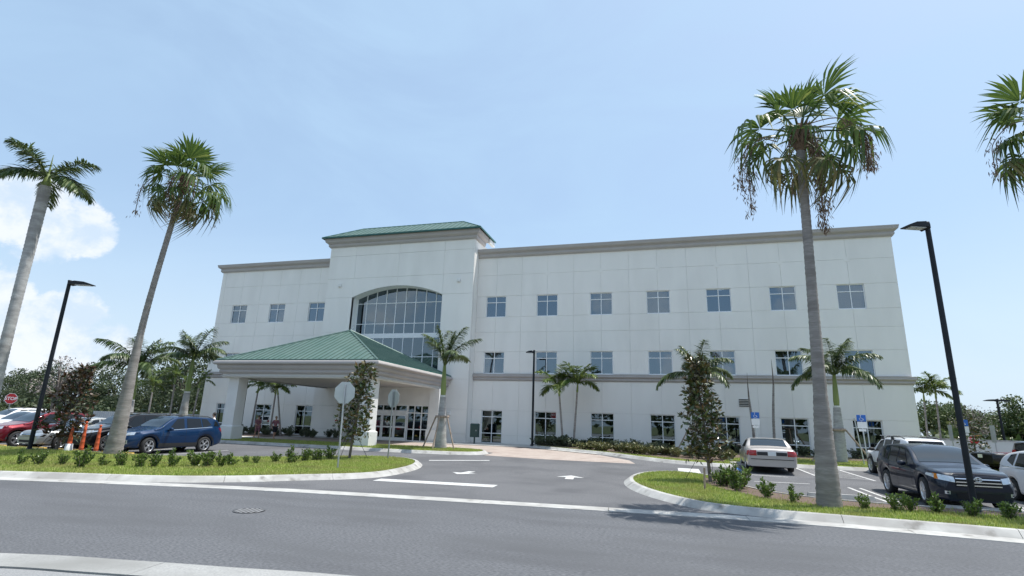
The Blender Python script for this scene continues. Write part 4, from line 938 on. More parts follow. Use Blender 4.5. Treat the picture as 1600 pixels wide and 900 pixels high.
def car(name, label, cat, loc, heading, P, pm, group, glass='carglass', detail=True):
    """P: L, W, top=[(d from nose, z)], belt=[(d,z)], fa (front axle d), ra (rear axle d), R wheel radius, sill; local x forward, y left"""
    L, W = P['L'], P['W']; root = empty(name, loc, label, cat, group, math.radians(heading))
    fa, ra, R = P['fa'], P['ra'], P['R']; arch = R*1.17
    D = set(np.round(np.concatenate([np.linspace(0, .5, 12), np.linspace(.5, L-.4, 46), np.linspace(L-.4, L, 10)]), 4))
    for a in (fa, ra): D |= set(np.round(a+arch*np.sin(np.linspace(-math.pi/2, math.pi/2, 15)), 4)) | {round(a-arch-.004, 4), round(a+arch+.004, 4)}
    D = np.array(sorted(D)); D = D[(D >= 0) & (D <= L)]
    tx, tz = zip(*P['top']); bx_, bz = zip(*P['belt']); nx = P.get('nose', .75); rx = P.get('tail', .55); rings = []
    for d in D:
        T = crom(tx, tz, d); B = crom(bx_, bz, d)
        hw = W/2
        if d < nx: hw *= 1-P.get('nt', .24)*((nx-d)/nx)**2.4
        if d > L-rx: hw *= 1-P.get('rt', .17)*((d-L+rx)/rx)**2.4
        zb = P['sill']+P.get('fup', .0)*max(0, 1-d/.6)+P.get('rup', .08)*max(0, 1-(L-d)/.6)
        for a in (fa, ra):
            if abs(d-a) < arch: zb = max(zb, R*.98+math.sqrt(arch**2-(d-a)**2))
        cab = max(0, T-B); sh = min(B, T-.10); sh = max(sh, zb+.06)
        ytop = hw-(P.get('tum', .36)*cab if cab > .12 else .10+.26*cab*0)
        lowin = P.get('lowin', .05)
        q = [(0, zb), (hw*.86, zb), (hw-lowin, zb+.015), (hw-.015, zb+(sh-zb)*.3), (hw, zb+(sh-zb)*.62), (hw-.012, zb+(sh-zb)*.86), (hw-.045, sh+.01)]
        q += [(hw-.06-(hw-.06-ytop)*.5, sh+(T-sh)*.52), (ytop, T-.055 if cab > .12 else T-.035), (ytop-.06, T-.012), (ytop*.55, T+.006), (0, T+.02)]
        q = np.array(q); fine = [q[0], q[1]]+list(catmull(q[1:], 3))[1:]
        rings.append([(L/2-d, y, z) for y, z in fine])
    k = len(rings[0]); V = []; F = []
    for rg_ in rings:
        V += rg_; V += [(x, -y, z) for x, y, z in rg_[1:-1]][::-1]
    n = 2*k-2
    for i in range(len(rings)-1):
        for j in range(n): F.append((i*n+j, i*n+(j+1) % n, (i+1)*n+(j+1) % n, (i+1)*n+j))
    F.append(tuple(range(n))[::-1]); F.append(tuple(range((len(rings)-1)*n, len(rings)*n)))
    me = bpy.data.meshes.new('body'); me.from_pydata(V, [], F); me.polygons.foreach_set('use_smooth', [True]*(len(F)-2)+[False]*2); me.update()
    body = link('body', me, root, pm); bvh = BVHTree.FromPolygons([Vector(v) for v in V], F)
    def patch(nm, poly, axis, m, off=.006, nu=10, nv=6, parent=root, mirror=False):
        """four corners in the plane across `axis`, draped on the body"""
        a, b, c, d = [np.array(p, float) for p in poly]; Vv = []
        for i in range(nu+1):
            for j in range(nv+1):
                u, v = i/nu, j/nv; p = (a*(1-u)+b*u)*(1-v)+(d*(1-u)+c*u)*v
                if axis[0] == 'y': o, dr = Vector((p[0], 3*axis[1], p[1])), Vector((0, -axis[1], 0))
                elif axis[0] == 'x': o, dr = Vector((5*axis[1], p[0], p[1])), Vector((-axis[1], 0, 0))
                else: o, dr = Vector((p[0], p[1], 4)), Vector((0, 0, -1))
                h, nn, _, _ = bvh.ray_cast(o, dr)
                if h is None: return None
                if nn.dot(dr) > 0: nn = -nn
                Vv.append(h+nn*off*.5-dr*off)
        Ff = [(i*(nv+1)+j, (i+1)*(nv+1)+j, (i+1)*(nv+1)+j+1, i*(nv+1)+j+1) for i in range(nu) for j in range(nv)]
        me = bpy.data.meshes.new(nm); me.from_pydata(Vv, [], Ff); me.polygons.foreach_set('use_smooth', [True]*len(Ff)); me.update(); return link(nm, me, parent, m)
    X = lambda d: L/2-d
    # glazing
    ws0, ws1 = P['ws']; T = lambda d: float(crom(tx, tz, d)); Bz = lambda d: float(crom(bx_, bz, d))
    def yt(d, s): return s*(W/2-P.get('tum', .36)*max(0, T(d)-Bz(d)))
    a0, a1 = ws0+.08, ws1-.05
    patch('windshield', [(X(a0), -(W/2-.20)), (X(a0), W/2-.20), (X(a1), yt(a1, 1)-.10), (X(a1), -(yt(a1, 1)-.10))], ('z', 1), P.get('wsglass', 'carglass_light'), .006, 12, 8)
    r0, r1 = P['rw']
    if P.get('rwaxis', 'z') == 'z': patch('rear_window', [(X(r1-.06), -(W/2-.24)), (X(r1-.06), W/2-.24), (X(r0+.05), yt(r0, 1)-.12), (X(r0+.05), -(yt(r0, 1)-.12))], ('z', 1), P.get('rwglass', glass), .006, 10, 6)
    else:
        z1, z0 = T(r0)-.07, P['rwz']; patch('rear_window', [(-(W/2-.28), z0), (W/2-.28, z0), (W/2-.36, z1), (-(W/2-.36), z1)], ('x', -1), glass, .006, 10, 6)
    for s in (1, -1):
        for wdw in P['side']:
            pts = [(X(d), Bz(d)+.03 if up == 0 else T(d)-.085) if not isinstance(up, float) else (X(d), up) for d, up in wdw]
            patch('side_window', pts, ('y', s), glass, .005, 10, 6)
        if detail and P.get('chrome'):
            c0, c1 = P['chrome']; patch('window_trim', [(X(c0), Bz(c0)+.005), (X(c1), Bz(c1)+.005), (X(c1), Bz(c1)+.03), (X(c0), Bz(c0)+.03)], ('y', s), 'chrome', .009, 16, 1)
        if detail:
            for d in P['seams']: patch('door_gap', [(X(d)-.006, P['sill']+.12), (X(d)+.006, P['sill']+.12), (X(d)+.006, Bz(d)), (X(d)-.006, Bz(d))], ('y', s), 'seam', .002, 1, 8)
            for d in P['handles']: patch('door_handle', [(X(d)-.1, Bz(d)-.13), (X(d)+.1, Bz(d)-.13), (X(d)+.1, Bz(d)-.10), (X(d)-.1, Bz(d)-.10)], ('y', s), P.get('hmat', pm), .035, 4, 2)
        if P.get('clad'):
            zc = P['clad']; e0, e1 = fa+arch+.01, ra-arch-.01
            patch('sill_cladding', [(X(e0), P['sill']+.03), (X(e1), P['sill']+.03), (X(e1), P['sill']+zc), (X(e0), P['sill']+zc)], ('y', s), 'cladding', .008, 12, 3)
            for a in (fa, ra):
                Vv = []; th = np.linspace(-.15, math.pi+.15, 25); ok = True
                for t in th:
                    for rr_ in (arch+.005, arch+.075):
                        o = Vector((X(a)+math.cos(t)*rr_, 3*s, R*.98+math.sin(t)*rr_)); h, nn, _, _ = bvh.ray_cast(o, Vector((0, -s, 0)))
                        Vv.append((h+Vector((0, s*.012, 0))) if h is not None else None)
                keep = [i for i in range(len(th)) if Vv[2*i] is not None and Vv[2*i+1] is not None]; vv = [Vv[2*i+j] for i in keep for j in (0, 1)]
                if len(keep) > 3: MB().add(vv, [(2*i, 2*i+1, 2*i+3, 2*i+2) for i in range(len(keep)-1)], True).build('arch_trim', 'cladding', root)
        # mirror
        md = P['mir']; y0 = W/2-.03; zz = Bz(md)+.07; mm = MB()
        mm.lathe([(.001, -.085), (.06, -.08), (.085, -.03), (.088, .04), (.06, .075), (.001, .08)], 10, (0, 0, 0)); vs = [(X(md)+z*.85+.02, s*(y0+.13)+y*1.35, zz+x*.85) for x, y, z in mm.v]; mm.v = vs
        mm.tube([(X(md), s*(y0-.04), zz-.06), (X(md), s*(y0+.1), zz-.02)], .025, 5); mm.build('mirror', P.get('mirm', pm), root)
        # lamps
        hy0, hy1, hz0, hz1, lift = P['head']
        hl = patch('headlight', [(s*hy0, hz0), (s*hy1, hz0+lift), (s*hy1, hz1+lift), (s*hy0, hz1)], ('x', 1), 'headlamp', .008, 8, 4)
        if detail and hl and P.get('amber'): patch('indicator', [(s*(hy1-.05), hz0+lift), (s*hy1, hz0+lift), (s*hy1, hz1+lift), (s*(hy1-.05), hz1+lift)], ('x', 1), 'amber', .012, 3, 3)
        ty0, ty1, tz0, tz1 = P['tail_l']; patch('taillight', [(s*ty0, tz0), (s*ty1, tz0), (s*ty1, tz1), (s*ty0, tz1)], ('x', -1), 'taillamp', .01, 6, 4)
        if P.get('tail_side'): d0, d1, z0, z1 = P['tail_side']; patch('taillight', [(X(d0), z0+.03), (X(d1), z0), (X(d1), z1), (X(d0), z1-.04)], ('y', s), 'taillamp', .008, 4, 4)
        if P.get('head_side'): d0, d1, z0, z1 = P['head_side']; patch('headlight', [(X(d0), z0), (X(d1), z0+.1), (X(d1), z1), (X(d0), z1-.02)], ('y', s), 'headlamp', .008, 4, 4)
        if P.get('fog'):
            f0, f1, g0, g1 = P['fog']; patch('fog_lamp', [(s*f0, g0), (s*f1, g0), (s*f1, g1), (s*f0, g1)], ('x', 1), 'headlamp', .008, 3, 3)
            patch('fog_lens', [(s*(f0+.03), g0+.02), (s*(f1-.03), g0+.02), (s*(f1-.03), g1-.02), (s*(f0+.03), g1-.02)], ('x', 1), 'cladding', .012, 3, 3)
        if P.get('rails'):
            d0, d1 = P['rails']; pts = [(X(d), s*(yt(d, 1)-.10), T(d)+(.045 if 0 < i < 6 else .0)) for i, d in enumerate(np.linspace(d0, d1, 7))]; MB().tube(pts, .02, 5).build('roof_rail', P.get('railm', 'cladding'), root)
    if P.get('grille'):
        gw, g0, g1, bars = P['grille']; g = patch('grille', [(-gw, g0), (gw, g0), (gw*1.08, g1), (-gw*1.08, g1)], ('x', 1), 'seam', .006, 10, 4)
        for i in range(bars):
            z = g0+(g1-g0)*(i+.5)/bars; patch('grille_bar', [(-gw, z-.013), (gw, z-.013), (gw, z+.013), (-gw, z+.013)], ('x', 1), P.get('gbar', 'chrome'), .018, 10, 1)
        if detail and P.get('emblem'):
            ez = P['emblem']; h, _, _, _ = bvh.ray_cast(Vector((5, 0, ez)), Vector((-1, 0, 0)))
            if h:
                eb = MB(); an = np.linspace(0, 6.283, 17)
                for (ry, rz_) in ((.085, .058), (.04, .052)): eb.tube([(h.x+.035, ry*math.cos(a), ez+rz_*math.sin(a)) for a in an], .010, 5, cap=False)
                eb.tube([(h.x+.036, .06*math.cos(a), ez+.022+.022*math.sin(a)) for a in an], .009, 5, cap=False); eb.build('emblem', 'chrome', root)
        if P.get('bowtie'):
            ez = P['bowtie']; patch('emblem', [(-.11, ez-.022), (.11, ez-.022), (.11, ez+.022), (-.11, ez+.022)], ('x', 1), 'yellow', .026, 2, 1); patch('emblem', [(-.045, ez-.04), (.045, ez-.04), (.045, ez+.04), (-.045, ez+.04)], ('x', 1), 'yellow', .027, 2, 1)
        if P.get('oval'):
            ez = P['oval']; patch('emblem', [(-.1, ez-.035), (.1, ez-.035), (.1, ez+.035), (-.1, ez+.035)], ('x', 1), 'signblue', .026, 2, 1)
    if P.get('lower'): lw, l0, l1 = P['lower']; patch('lower_intake', [(-lw, l0), (lw, l0), (lw*1.05, l1), (-lw*1.05, l1)], ('x', 1), 'seam', .006, 10, 3)
    if P.get('rplate'):
        z = P['rplate']; patch('license_plate', [(-.16, z-.08), (.16, z-.08), (.16, z+.08), (-.16, z+.08)], ('x', -1), 'plate', .016, 2, 2)
    if P.get('rpanel'): pw, z0, z1 = P['rpanel']; patch('trunk_panel', [(-pw, z0), (pw, z0), (pw, z1), (-pw, z1)], ('x', -1), 'cladding', .006, 8, 3)
    if P.get('rbump'): z0, z1 = P['rbump']; patch('bumper_strip', [(-W*.42, z0), (W*.42, z0), (W*.42, z1), (-W*.42, z1)], ('x', -1), 'seam', .012, 10, 1)
    # wheels
    tm = wheel_meshes(R, P.get('tw', .225), P.get('spokes', 5), P.get('sty', 'plain')); tr = P.get('track', W/2-.125)
    for a in (fa, ra):
        for s in (1, -1):
            wh = link('wheel', tm[0], root); wh.location = (X(a), s*tr, R); wh.rotation_euler = (0, R_(0, 1), (0 if s > 0 else math.pi)+(P.get('steer', 0) if a == fa else 0)); wh.scale = (1, 1, 1)
            link('rim', tm[1], wh); link('rim_backing', tm[2], wh)
    ub = MB(); ub.box(X(L-.35), X(.35), -W*.36, W*.36, P['sill']-.02, P['sill']+.25); ub.build('underbody', 'seam', root)
    for a in (fa, ra): MB().box(X(a)-arch, X(a)+arch, -W/2+.34, W/2-.34, P['sill'], R*2.2).build('wheel_well', 'seam', root)
    return root
SUV = dict(L=4.65, W=1.84, R=.36, fa=.93, ra=3.66, sill=.27, top=[(0, .80), (.12, .93), (.5, 1.0), (1.15, 1.10), (1.35, 1.15), (1.85, 1.47), (2.15, 1.60), (2.7, 1.655), (3.5, 1.64), (4.1, 1.58), (4.35, 1.47), (4.55, 1.12), (4.65, .98)],
           belt=[(0, .74), (.5, .88), (1.2, .98), (2, 1.02), (3.3, 1.08), (4.1, 1.15), (4.65, 1.0)], ws=(1.3, 2.12), rw=(4.2, 4.5), rwaxis='x', rwz=1.14, wsglass='carglass_light',
           side=[[(1.72, 0), (2.52, 0), (2.52, 1), (2.18, 1)], [(2.66, 0), (3.42, 0), (3.36, 1), (2.66, 1)], [(3.48, 0), (3.92, 1.28), (3.7, 1), (3.42, 1)], [(4.05, 1.22), (4.36, 1.22), (4.25, 1.44), (4.12, 1.46)]],
           seams=(1.5, 2.6, 3.55), handles=(2.42, 3.34), mir=1.78, head=(.50, .80, .78, .90, .05), head_side=(.06, .55, .80, .93), tail_l=(.58, .84, .95, 1.13), tail_side=(4.36, 4.60, .96, 1.12), fog=(.56, .74, .46, .62), grille=(.46, .66, .86, 3), lower=(.5, .34, .5), rplate=.8, clad=.2, spokes=5, sty='split', rails=(2.3, 4.1), chrome=(1.65, 3.95), rup=.12, fup=.04, tum=.40)
XOV = dict(SUV, L=4.80, W=1.905, R=.375, fa=.96, ra=3.735, sill=.25, top=[(0, .76), (.1, .90), (.5, .99), (1.2, 1.08), (1.42, 1.13), (2.0, 1.44), (2.35, 1.56), (2.9, 1.61), (3.6, 1.59), (4.2, 1.50), (4.5, 1.34), (4.68, 1.08), (4.8, .9)],
           ws=(1.36, 2.3), side=[[(1.9, 0), (2.68, 0), (2.68, 1), (2.38, 1)], [(2.78, 0), (3.5, 0), (3.46, 1), (2.78, 1)], [(3.58, 0), (4.15, 1.22), (3.9, 1), (3.55, 1)]], belt=[(0, .7), (.5, .86), (1.2, .96), (2, .99), (3.3, 1.04), (4.2, 1.12), (4.8, .95)],
           seams=(1.6, 2.72, 3.65), handles=(2.55, 3.42), mir=1.95, head=(.52, .86, .70, .84, .06), head_side=(.08, .62, .74, .90), amber=1, fog=(.66, .76, .40, .48), grille=(.5, .60, .84, 3), lower=(.5, .30, .45), emblem=.80, clad=0, rails=None, spokes=10, sty='plain', steer=-.12, fup=-.02, chrome=None, tail_l=(.5, .85, .9, 1.05))
SED = dict(SUV, L=4.6, W=1.76, R=.31, fa=.9, ra=3.55, sill=.21, top=[(0, .62), (.1, .74), (.6, .86), (1.25, .93), (1.45, .97), (2.05, 1.33), (2.4, 1.43), (2.9, 1.45), (3.3, 1.38), (3.85, 1.08), (4.05, 1.03), (4.5, 1.0), (4.6, .9)], belt=[(0, .56), (.5, .74), (1.2, .85), (2.5, .91), (3.6, .96), (4.6, .88)],
           ws=(1.4, 2.3), rw=(3.1, 3.82), rwaxis='z', side=[[(1.82, 0), (2.55, 0), (2.55, 1), (2.3, 1)], [(2.65, 0), (3.35, 0), (3.15, 1), (2.65, 1)]], seams=(1.5, 2.6, 3.4), handles=(2.42, 3.2), mir=1.8, head=(.42, .78, .58, .70, .05), head_side=(.05, .5, .60, .73), fog=None, grille=(.38, .56, .68, 2), lower=(.5, .3, .4), tail_l=(.5, .78, .74, .9), tail_side=(4.3, 4.56, .74, .9), clad=0, rails=None, spokes=5, sty='plain', chrome=None, rup=.1, tum=.42)
VIC = dict(SED, L=5.38, W=1.98, R=.335, fa=1.0, ra=3.91, sill=.23, top=[(0, .68), (.1, .80), (.7, .90), (1.5, .96), (1.7, 1.0), (2.35, 1.34), (2.7, 1.43), (3.3, 1.455), (3.75, 1.40), (4.35, 1.10), (4.5, 1.06), (5.2, 1.03), (5.34, .98), (5.38, .85)], belt=[(0, .6), (.6, .8), (1.6, .9), (3, .96), (4.3, .98), (5.38, .86)],
           ws=(1.65, 2.6), rw=(3.6, 4.36), rwglass='carglass_light', side=[[(2.05, 0), (2.95, 0), (2.95, 1), (2.55, 1)], [(3.05, 0), (3.85, 0), (3.7, 1), (3.05, 1)]], seams=(1.75, 3.0, 3.95), handles=(2.85, 3.75), mir=2.05, mirm='cladding', tail_l=(.60, .90, .70, .92), tail_side=(5.15, 5.34, .70, .92), rpanel=(.58, .72, .86), rplate=.79, rbump=(.55, .575), tail=.35, rt=.09, tum=.5, rup=.04)
VIC['top'] = [(d, z*.965) for d, z in VIC['top']]
OFF = dict(SUV, L=4.6, W=1.88, R=.39, fa=.85, ra=3.55, sill=.36, top=[(0, .92), (.08, 1.03), (.6, 1.10), (1.25, 1.16), (1.4, 1.2), (1.8, 1.56), (2.0, 1.68), (2.6, 1.74), (3.6, 1.74), (4.3, 1.70), (4.5, 1.6), (4.6, 1.2)], belt=[(0, .85), (.5, .98), (1.4, 1.08), (3, 1.12), (4.6, 1.12)], ws=(1.36, 1.98), side=[[(1.62, 0), (2.4, 0), (2.4, 1), (1.98, 1)], [(2.52, 0), (3.3, 0), (3.3, 1), (2.52, 1)], [(3.42, 0), (4.2, 0), (4.1, 1), (3.42, 1)]],
           seams=(1.5, 2.46, 3.36), mir=1.66, mirm='cladding', rails=(2.1, 4.3), railm='cladding', clad=.18, rwz=1.2, head=(.5, .8, .82, .98, .0), grille=(.45, .84, .96, 2), tw=.25)
OFF['top'] = [(d, z*.94) for d, z in OFF['top']]; OFF['belt'] = [(d, z*.94) for d, z in OFF['belt']]; OFF['rwz'] = 1.14
HATCH = dict(SUV, L=4.3, W=1.8, R=.33, fa=.88, ra=3.5, sill=.24, top=[(0, .68), (.1, .82), (.6, .94), (1.15, 1.03), (1.3, 1.07), (1.95, 1.44), (2.3, 1.53), (2.7, 1.55), (3.3, 1.50), (3.9, 1.34), (4.15, 1.15), (4.3, .95)], belt=[(0, .64), (.5, .82), (1.2, .93), (2, .97), (3.2, 1.03), (4.3, .98)], ws=(1.26, 2.2), side=[[(1.72, 0), (2.4, 0), (2.4, 1), (2.2, 1)], [(2.5, 0), (3.2, 0), (3.1, 1), (2.5, 1)], [(3.3, 0), (3.65, 1.2), (3.5, 1), (3.2, 1)]], seams=(1.5, 2.45, 3.3), handles=(2.3, 3.1), mir=1.75, clad=0, rails=None, rw=(3.6, 4.1), rwz=1.1)
PICK = dict(SUV, L=5.7, W=1.98, R=.39, fa=1.0, ra=4.55, sill=.36, top=[(0, .95), (.1, 1.06), (.6, 1.12), (1.45, 1.18), (1.6, 1.22), (2.1, 1.62), (2.3, 1.74), (2.9, 1.79), (3.45, 1.75), (3.62, 1.6), (3.7, 1.12), (3.85, 1.10), (5.6, 1.10), (5.7, 1.0)], belt=[(0, .88), (1.5, 1.08), (3.6, 1.12), (5.7, 1.02)], ws=(1.55, 2.28), rw=(3.4, 3.7), rwz=1.2, side=[[(1.9, 0), (2.7, 0), (2.7, 1), (2.3, 1)], [(2.8, 0), (3.45, 0), (3.42, 1), (2.8, 1)]], seams=(1.75, 2.75, 3.55), handles=(2.6, 3.45), mir=1.9, clad=0, rails=None, chrome=None, tw=.25, tail_side=None)
BLU = dict(SUV, bowtie=.79, grille=(.48, .60, .88, 2), steer=.22)
GL = 'cars nosed up to the left verge'
car('crossover_car', 'shiny blue crossover parked behind the hedge, nearest the driveway', 'car', (-22.85, 20.75, .003), -97, BLU, 'p_blue', GL)
car('crossover_car', 'black crossover with blue oval badge behind the orange posts', 'car', (-25.65, 20.9, .003), -94, dict(SUV, oval=.78, grille=(.52, .62, .9, 3), top=[(d, z*1.03) for d, z in SUV['top']]), 'p_black', GL)
car('sedan_car', 'low silver sedan behind the sparse red magnolia', 'car', (-28.1, 20.6, .003), -93, SED, 'p_silver', GL)
car('crossover_car', 'dark red crossover left of the silver sedan', 'car', (-30.85, 20.5, .003), -93, dict(SUV, spokes=5, sty='plain', clad=.22), 'p_red', GL)
car('crossover_car', 'white crossover behind the dark red one at the left frame edge', 'car', (-34.2, 22.0, .003), -92, SUV, 'p_white', GL, detail=False)
car('sedan_car', 'white sedan in the far row seen past the orange posts', 'car', (-34.5, 29.5, .14), -60, SED, 'p_white', 'cars of the far rows', detail=False)
car('crossover_car', 'white van-like crossover farthest to the left', 'car', (-44, 27.5, .1), -95, SUV, 'p_white', 'cars of the far rows', detail=False)
GR = 'cars in the right car park'
car('crossover_car', 'charcoal crossover with chrome grille behind the right lamp post', 'car', (7.84, 20.1, .003), -90.5, XOV, 'p_char', GR)
car('sedan_car', 'champagne sedan seen from behind, nosed up to the building', 'car', (4.35, 28.55, gz(28.4)+.003), 87, VIC, 'p_champ', GR)
ofr = car('off_road_car', 'white off-roader with roof rack behind the charcoal crossover', 'car', (9.88, 28.05, gz(28.05)+.003), 90, OFF, 'p_white', GR)
for y in (.0, -1.1): MB().box(y-.03, y+.03, -.85, .85, 1.69, 1.73).build('rack_bar', 'chrome', ofr); MB().box(y-.05, y+.05, -.8, -.72, 1.55, 1.69).build('rack_foot', 'cladding', ofr); MB().box(y-.05, y+.05, .72, .8, 1.55, 1.69).build('rack_foot', 'cladding', ofr)
car('hatchback_car', 'white hatchback cut by the right frame edge', 'car', (11.2, 20.05, .003), -90, HATCH, 'p_white', GR)
car('pickup_truck', 'black pickup truck behind the white hatchback', 'pickup', (17.6, 33.2, gz(33.2)+.003), 8, dict(PICK, top=[(d, z*.88) for d, z in PICK['top']], belt=[(d, z*.88) for d, z in PICK['belt']], rwz=1.06), 'p_black', GR)
# ================================================================ street furniture, signs, people, far things
def text(name, s, size, m, parent, loc, rot, ex=.002):
    cu = bpy.data.curves.new(name, 'FONT'); cu.body = s; cu.size = size; cu.align_x = 'CENTER'; cu.align_y = 'CENTER'; cu.extrude = ex; cu.offset = size*.02
    o = bpy.data.objects.new(name, cu); COL.objects.link(o); dg_ = bpy.context.evaluated_depsgraph_get(); me = bpy.data.meshes.new_from_object(o.evaluated_get(dg_)); bpy.data.objects.remove(o)
    me.materials.clear(); t = link(name, me, parent, m); t.location = loc; t.rotation_euler = rot; return t
def octo(r): return [(r*math.cos(math.pi/8+k*math.pi/4)/math.cos(math.pi/8), r*math.sin(math.pi/8+k*math.pi/4)/math.cos(math.pi/8)) for k in range(8)]
def stop_sign(label, base, h, face, r=.38, lean=(0, 0), post='post'):
    """face: heading of the printed side"""
    p = empty('stop_sign', base, label, 'sign', 'stop signs', math.radians(face)+math.pi/2)
    MB().tube([(0, .03, -.1), (lean[0], .03+lean[1], h+r*.75)], .032, 8).build('post', post, p)
    zc = h; o = Vector((lean[0], lean[1], 0)); ic = [(x, z+zc) for x, z in octo(r)]
    q = MB().prism([(x+o.x, z) for x, z in ic], -.004+o.y, -.001+o.y).build('plate', 'signback', p)
    MB().prism([(x*1.0+o.x, z+zc) for x, z in octo(r*.995)], -.007+o.y, -.005+o.y).build('border', 'signwhite', p); MB().prism([(x+o.x, z+zc) for x, z in octo(r*.93)], -.010+o.y, -.008+o.y).build('face', 'signred', p)
    text('lettering', 'STOP', r*.82, 'signwhite', p, (o.x, -.012+o.y, zc), (math.pi/2, 0, 0)); return p
stop_sign('larger blank grey back of a stop sign before the canopy column', (-11.21, 17.3, .12), 2.62, 98, .385, (.05, 0), 'greyalum')
stop_sign('smaller grey back of a stop sign in line with the doors', (-11.96, 22.3, .15), 2.62, 66, .40)
stop_sign('red stop sign above the cars at the left frame edge', (-44.1, 27.0, .1), 2.28, -55, .36)
stop_sign('small red stop sign beyond the charcoal crossover', (20.05, 45, .24), 1.45, -112, .30)
def acc_sign(label, base, h, rz=0, lean=0):
    p = empty('accessible_parking_sign', base, label, 'sign', 'accessible parking signs', rz)
    MB().tube([(0, .03, -.1), (lean, .03, h+.3)], .03, 8).build('post', 'signback', p); a = lean*.9
    MB().box(a-.2, a+.2, -.006, .0, h-.02, h+.3).build('blue_plate', 'signblue', p); MB().box(a-.2, a+.2, -.006, .0, h-.36, h-.04).build('white_plate', 'signwhite', p)
    MB().box(a-.16, a+.16, -.006, 0, h-.5, h-.39).build('fine_plate', 'signwhite', p)
    s = MB(); y = -.012; an = np.linspace(2.4, 6.1, 14)
    s.tube([(a-.005+.075*math.cos(t), y, h+.1+.075*math.sin(t)) for t in an], .011, 4); s.tube([(a-.02, y, h+.225), (a-.015, y, h+.13), (a+.06, y, h+.13), (a+.085, y, h+.055), (a+.11, y, h+.06)], .012, 4)
    s.lathe([(.001, -.004), (.024, -.004), (.024, .004), (.001, .004)], 10, (a-.022, y, h+.258), axis='y'); s.build('wheelchair_symbol', 'signwhite', p); return p
acc_sign('accessible parking sign behind the champagne sedan', (4.45, 31.4, .3), 2.2, -.1)
acc_sign('accessible parking sign by the last ground window of the long wing', (9.42, 31.3, .29), 2.2, -.15, -.08)
acc_sign('accessible parking sign partly hidden by the right lamp post', (14.85, 34, .3), 2.15, -.3, -.05)
for x, y, h, r, lb in ((9.75, 33, 2.35, 0, 'plain sign pole right beside the accessible sign near the last window'),):
    q = empty('sign_pole', (x, y, .3), lb, 'pole'); MB().tube([(0, 0, -.1), (-.22, 0, h)], .03, 8).build('post', 'signback', q); MB().lathe([(.001, h+.01), (.034, h), (.034, h-.04)], 8, (-.22, 0, 0)).build('cap', 'greyalum', q)
for x, y, rz, lb in ((15.05, 36, .15, 'narrow edge-on sign plate left of the right lamp post'), (16.05, 34, .2, 'narrow edge-on sign plate before the black pickup')):
    q = empty('parking_sign', (x, y, .25), lb, 'sign', 'edge-on signs', rz); MB().tube([(0, 0, -.1), (0, 0, 2.2)], .028, 6).build('post', 'signback', q); MB().box(-.035, -.028, -.16, .16, 1.4, 2.25).build('plate', 'signback', q)
def lamp_post(label, base, h, arm, rz, r=.1, head=.6, double=False, grp='lamp posts'):
    p = empty('lamp_post', base, label, 'street lamp', grp, rz)
    MB().tube([(0, 0, -.1), (0, 0, h*.5), (0, 0, h)], [r, r*.95, r*.85], 10).build('pole', 'darkmetal', p); MB().lathe([(r*1.9, 0), (r*1.9, .05), (r*1.1, .1)], 10).build('base_cover', 'darkmetal', p)
    MB().lathe([(.001, h+.05), (r*.9, h+.03), (r*.95, h-.02)], 10).build('cap', 'darkmetal', p)
    for s in ((1, -1) if double else (1,)):
        pr_ = [(s*.05, h-.07), (s*(.12+arm*.3), h-.02), (s*(arm), h-.0), (s*(arm+head*.55), h-.03), (s*(arm+head), h-.13), (s*(arm+head), h-.16), (s*(arm), h-.15), (s*.05, h-.2)]
        hd = MB().prism(pr_, -.16, .16).build('lamp_head', 'darkmetal', p)
        x0, x1 = sorted((s*(arm+.02), s*(arm+head-.08)))
        MB().box(x0, x1, -.12, .12, h-.18, h-.163).build('lens', 'greyalum', hd)
lamp_post('tall black lamp post at the left with its head turned right', (-25.77, 16.9, .1), 7.35, .3, .35, .085, .75)
lamp_post('tall black lamp post at the right with its head turned left', (7.17, 16.6, .1), 7.55, .12, math.pi+.35, .075, .55)
lamp_post('black lamp post standing close to the long wing wall', (-9.4, 38.6, .3), 6.8, .15, math.pi+.2, .085, .45)
lamp_post('black lamp post seen under the canopy by the west column', (-33.4, 37, .25), 6.6, .15, math.pi-.3, .09, .45)
lamp_post('distant black lamp post above the trees behind the blue crossover', (-81, 70, .2), 6.0, .3, .4, .14, .9, True)
lamp_post('distant twin-headed lamp post above the east tree belt', (30.0, 62, .2), 5.2, .3, .1, .11, .8, True)
def delineator(label, x, y, h, white):
    p = empty('delineator_post', (x, y, .12), label, 'post', 'orange delineator posts'); b = .3 if white else .12
    if white: MB().lathe([(.16, 0), (.15, .05), (.125, .3), (.001, .3)], 14).build('base', 'signwhite', p)
    else: MB().lathe([(.19, 0), (.18, .04), (.1, .06), (.001, .06)], 14).build('base', 'rubber', p)
    pf = [(.085, .05)]
    for k in range(4): z = b+(h-b)*k/4; pf += [(.085-.01*k, z), (.092-.01*k, z+.02), (.085-.01*k, z+.04)]
    pf += [(.055, h-.04), (.035, h-.02), (.035, h+.03), (.05, h+.05), (.05, h+.1), (.001, h+.12)]; MB().lathe(pf, 12).build('tube', 'orange', p)
delineator('orange post with white base, left of the three', -24.35, 17.45, .95, True); delineator('orange post standing in the middle of the three', -23.9, 17.65, 1.12, False); delineator('orange post tucked against the leaning palm trunk', -23.2, 17.75, 1.0, False)
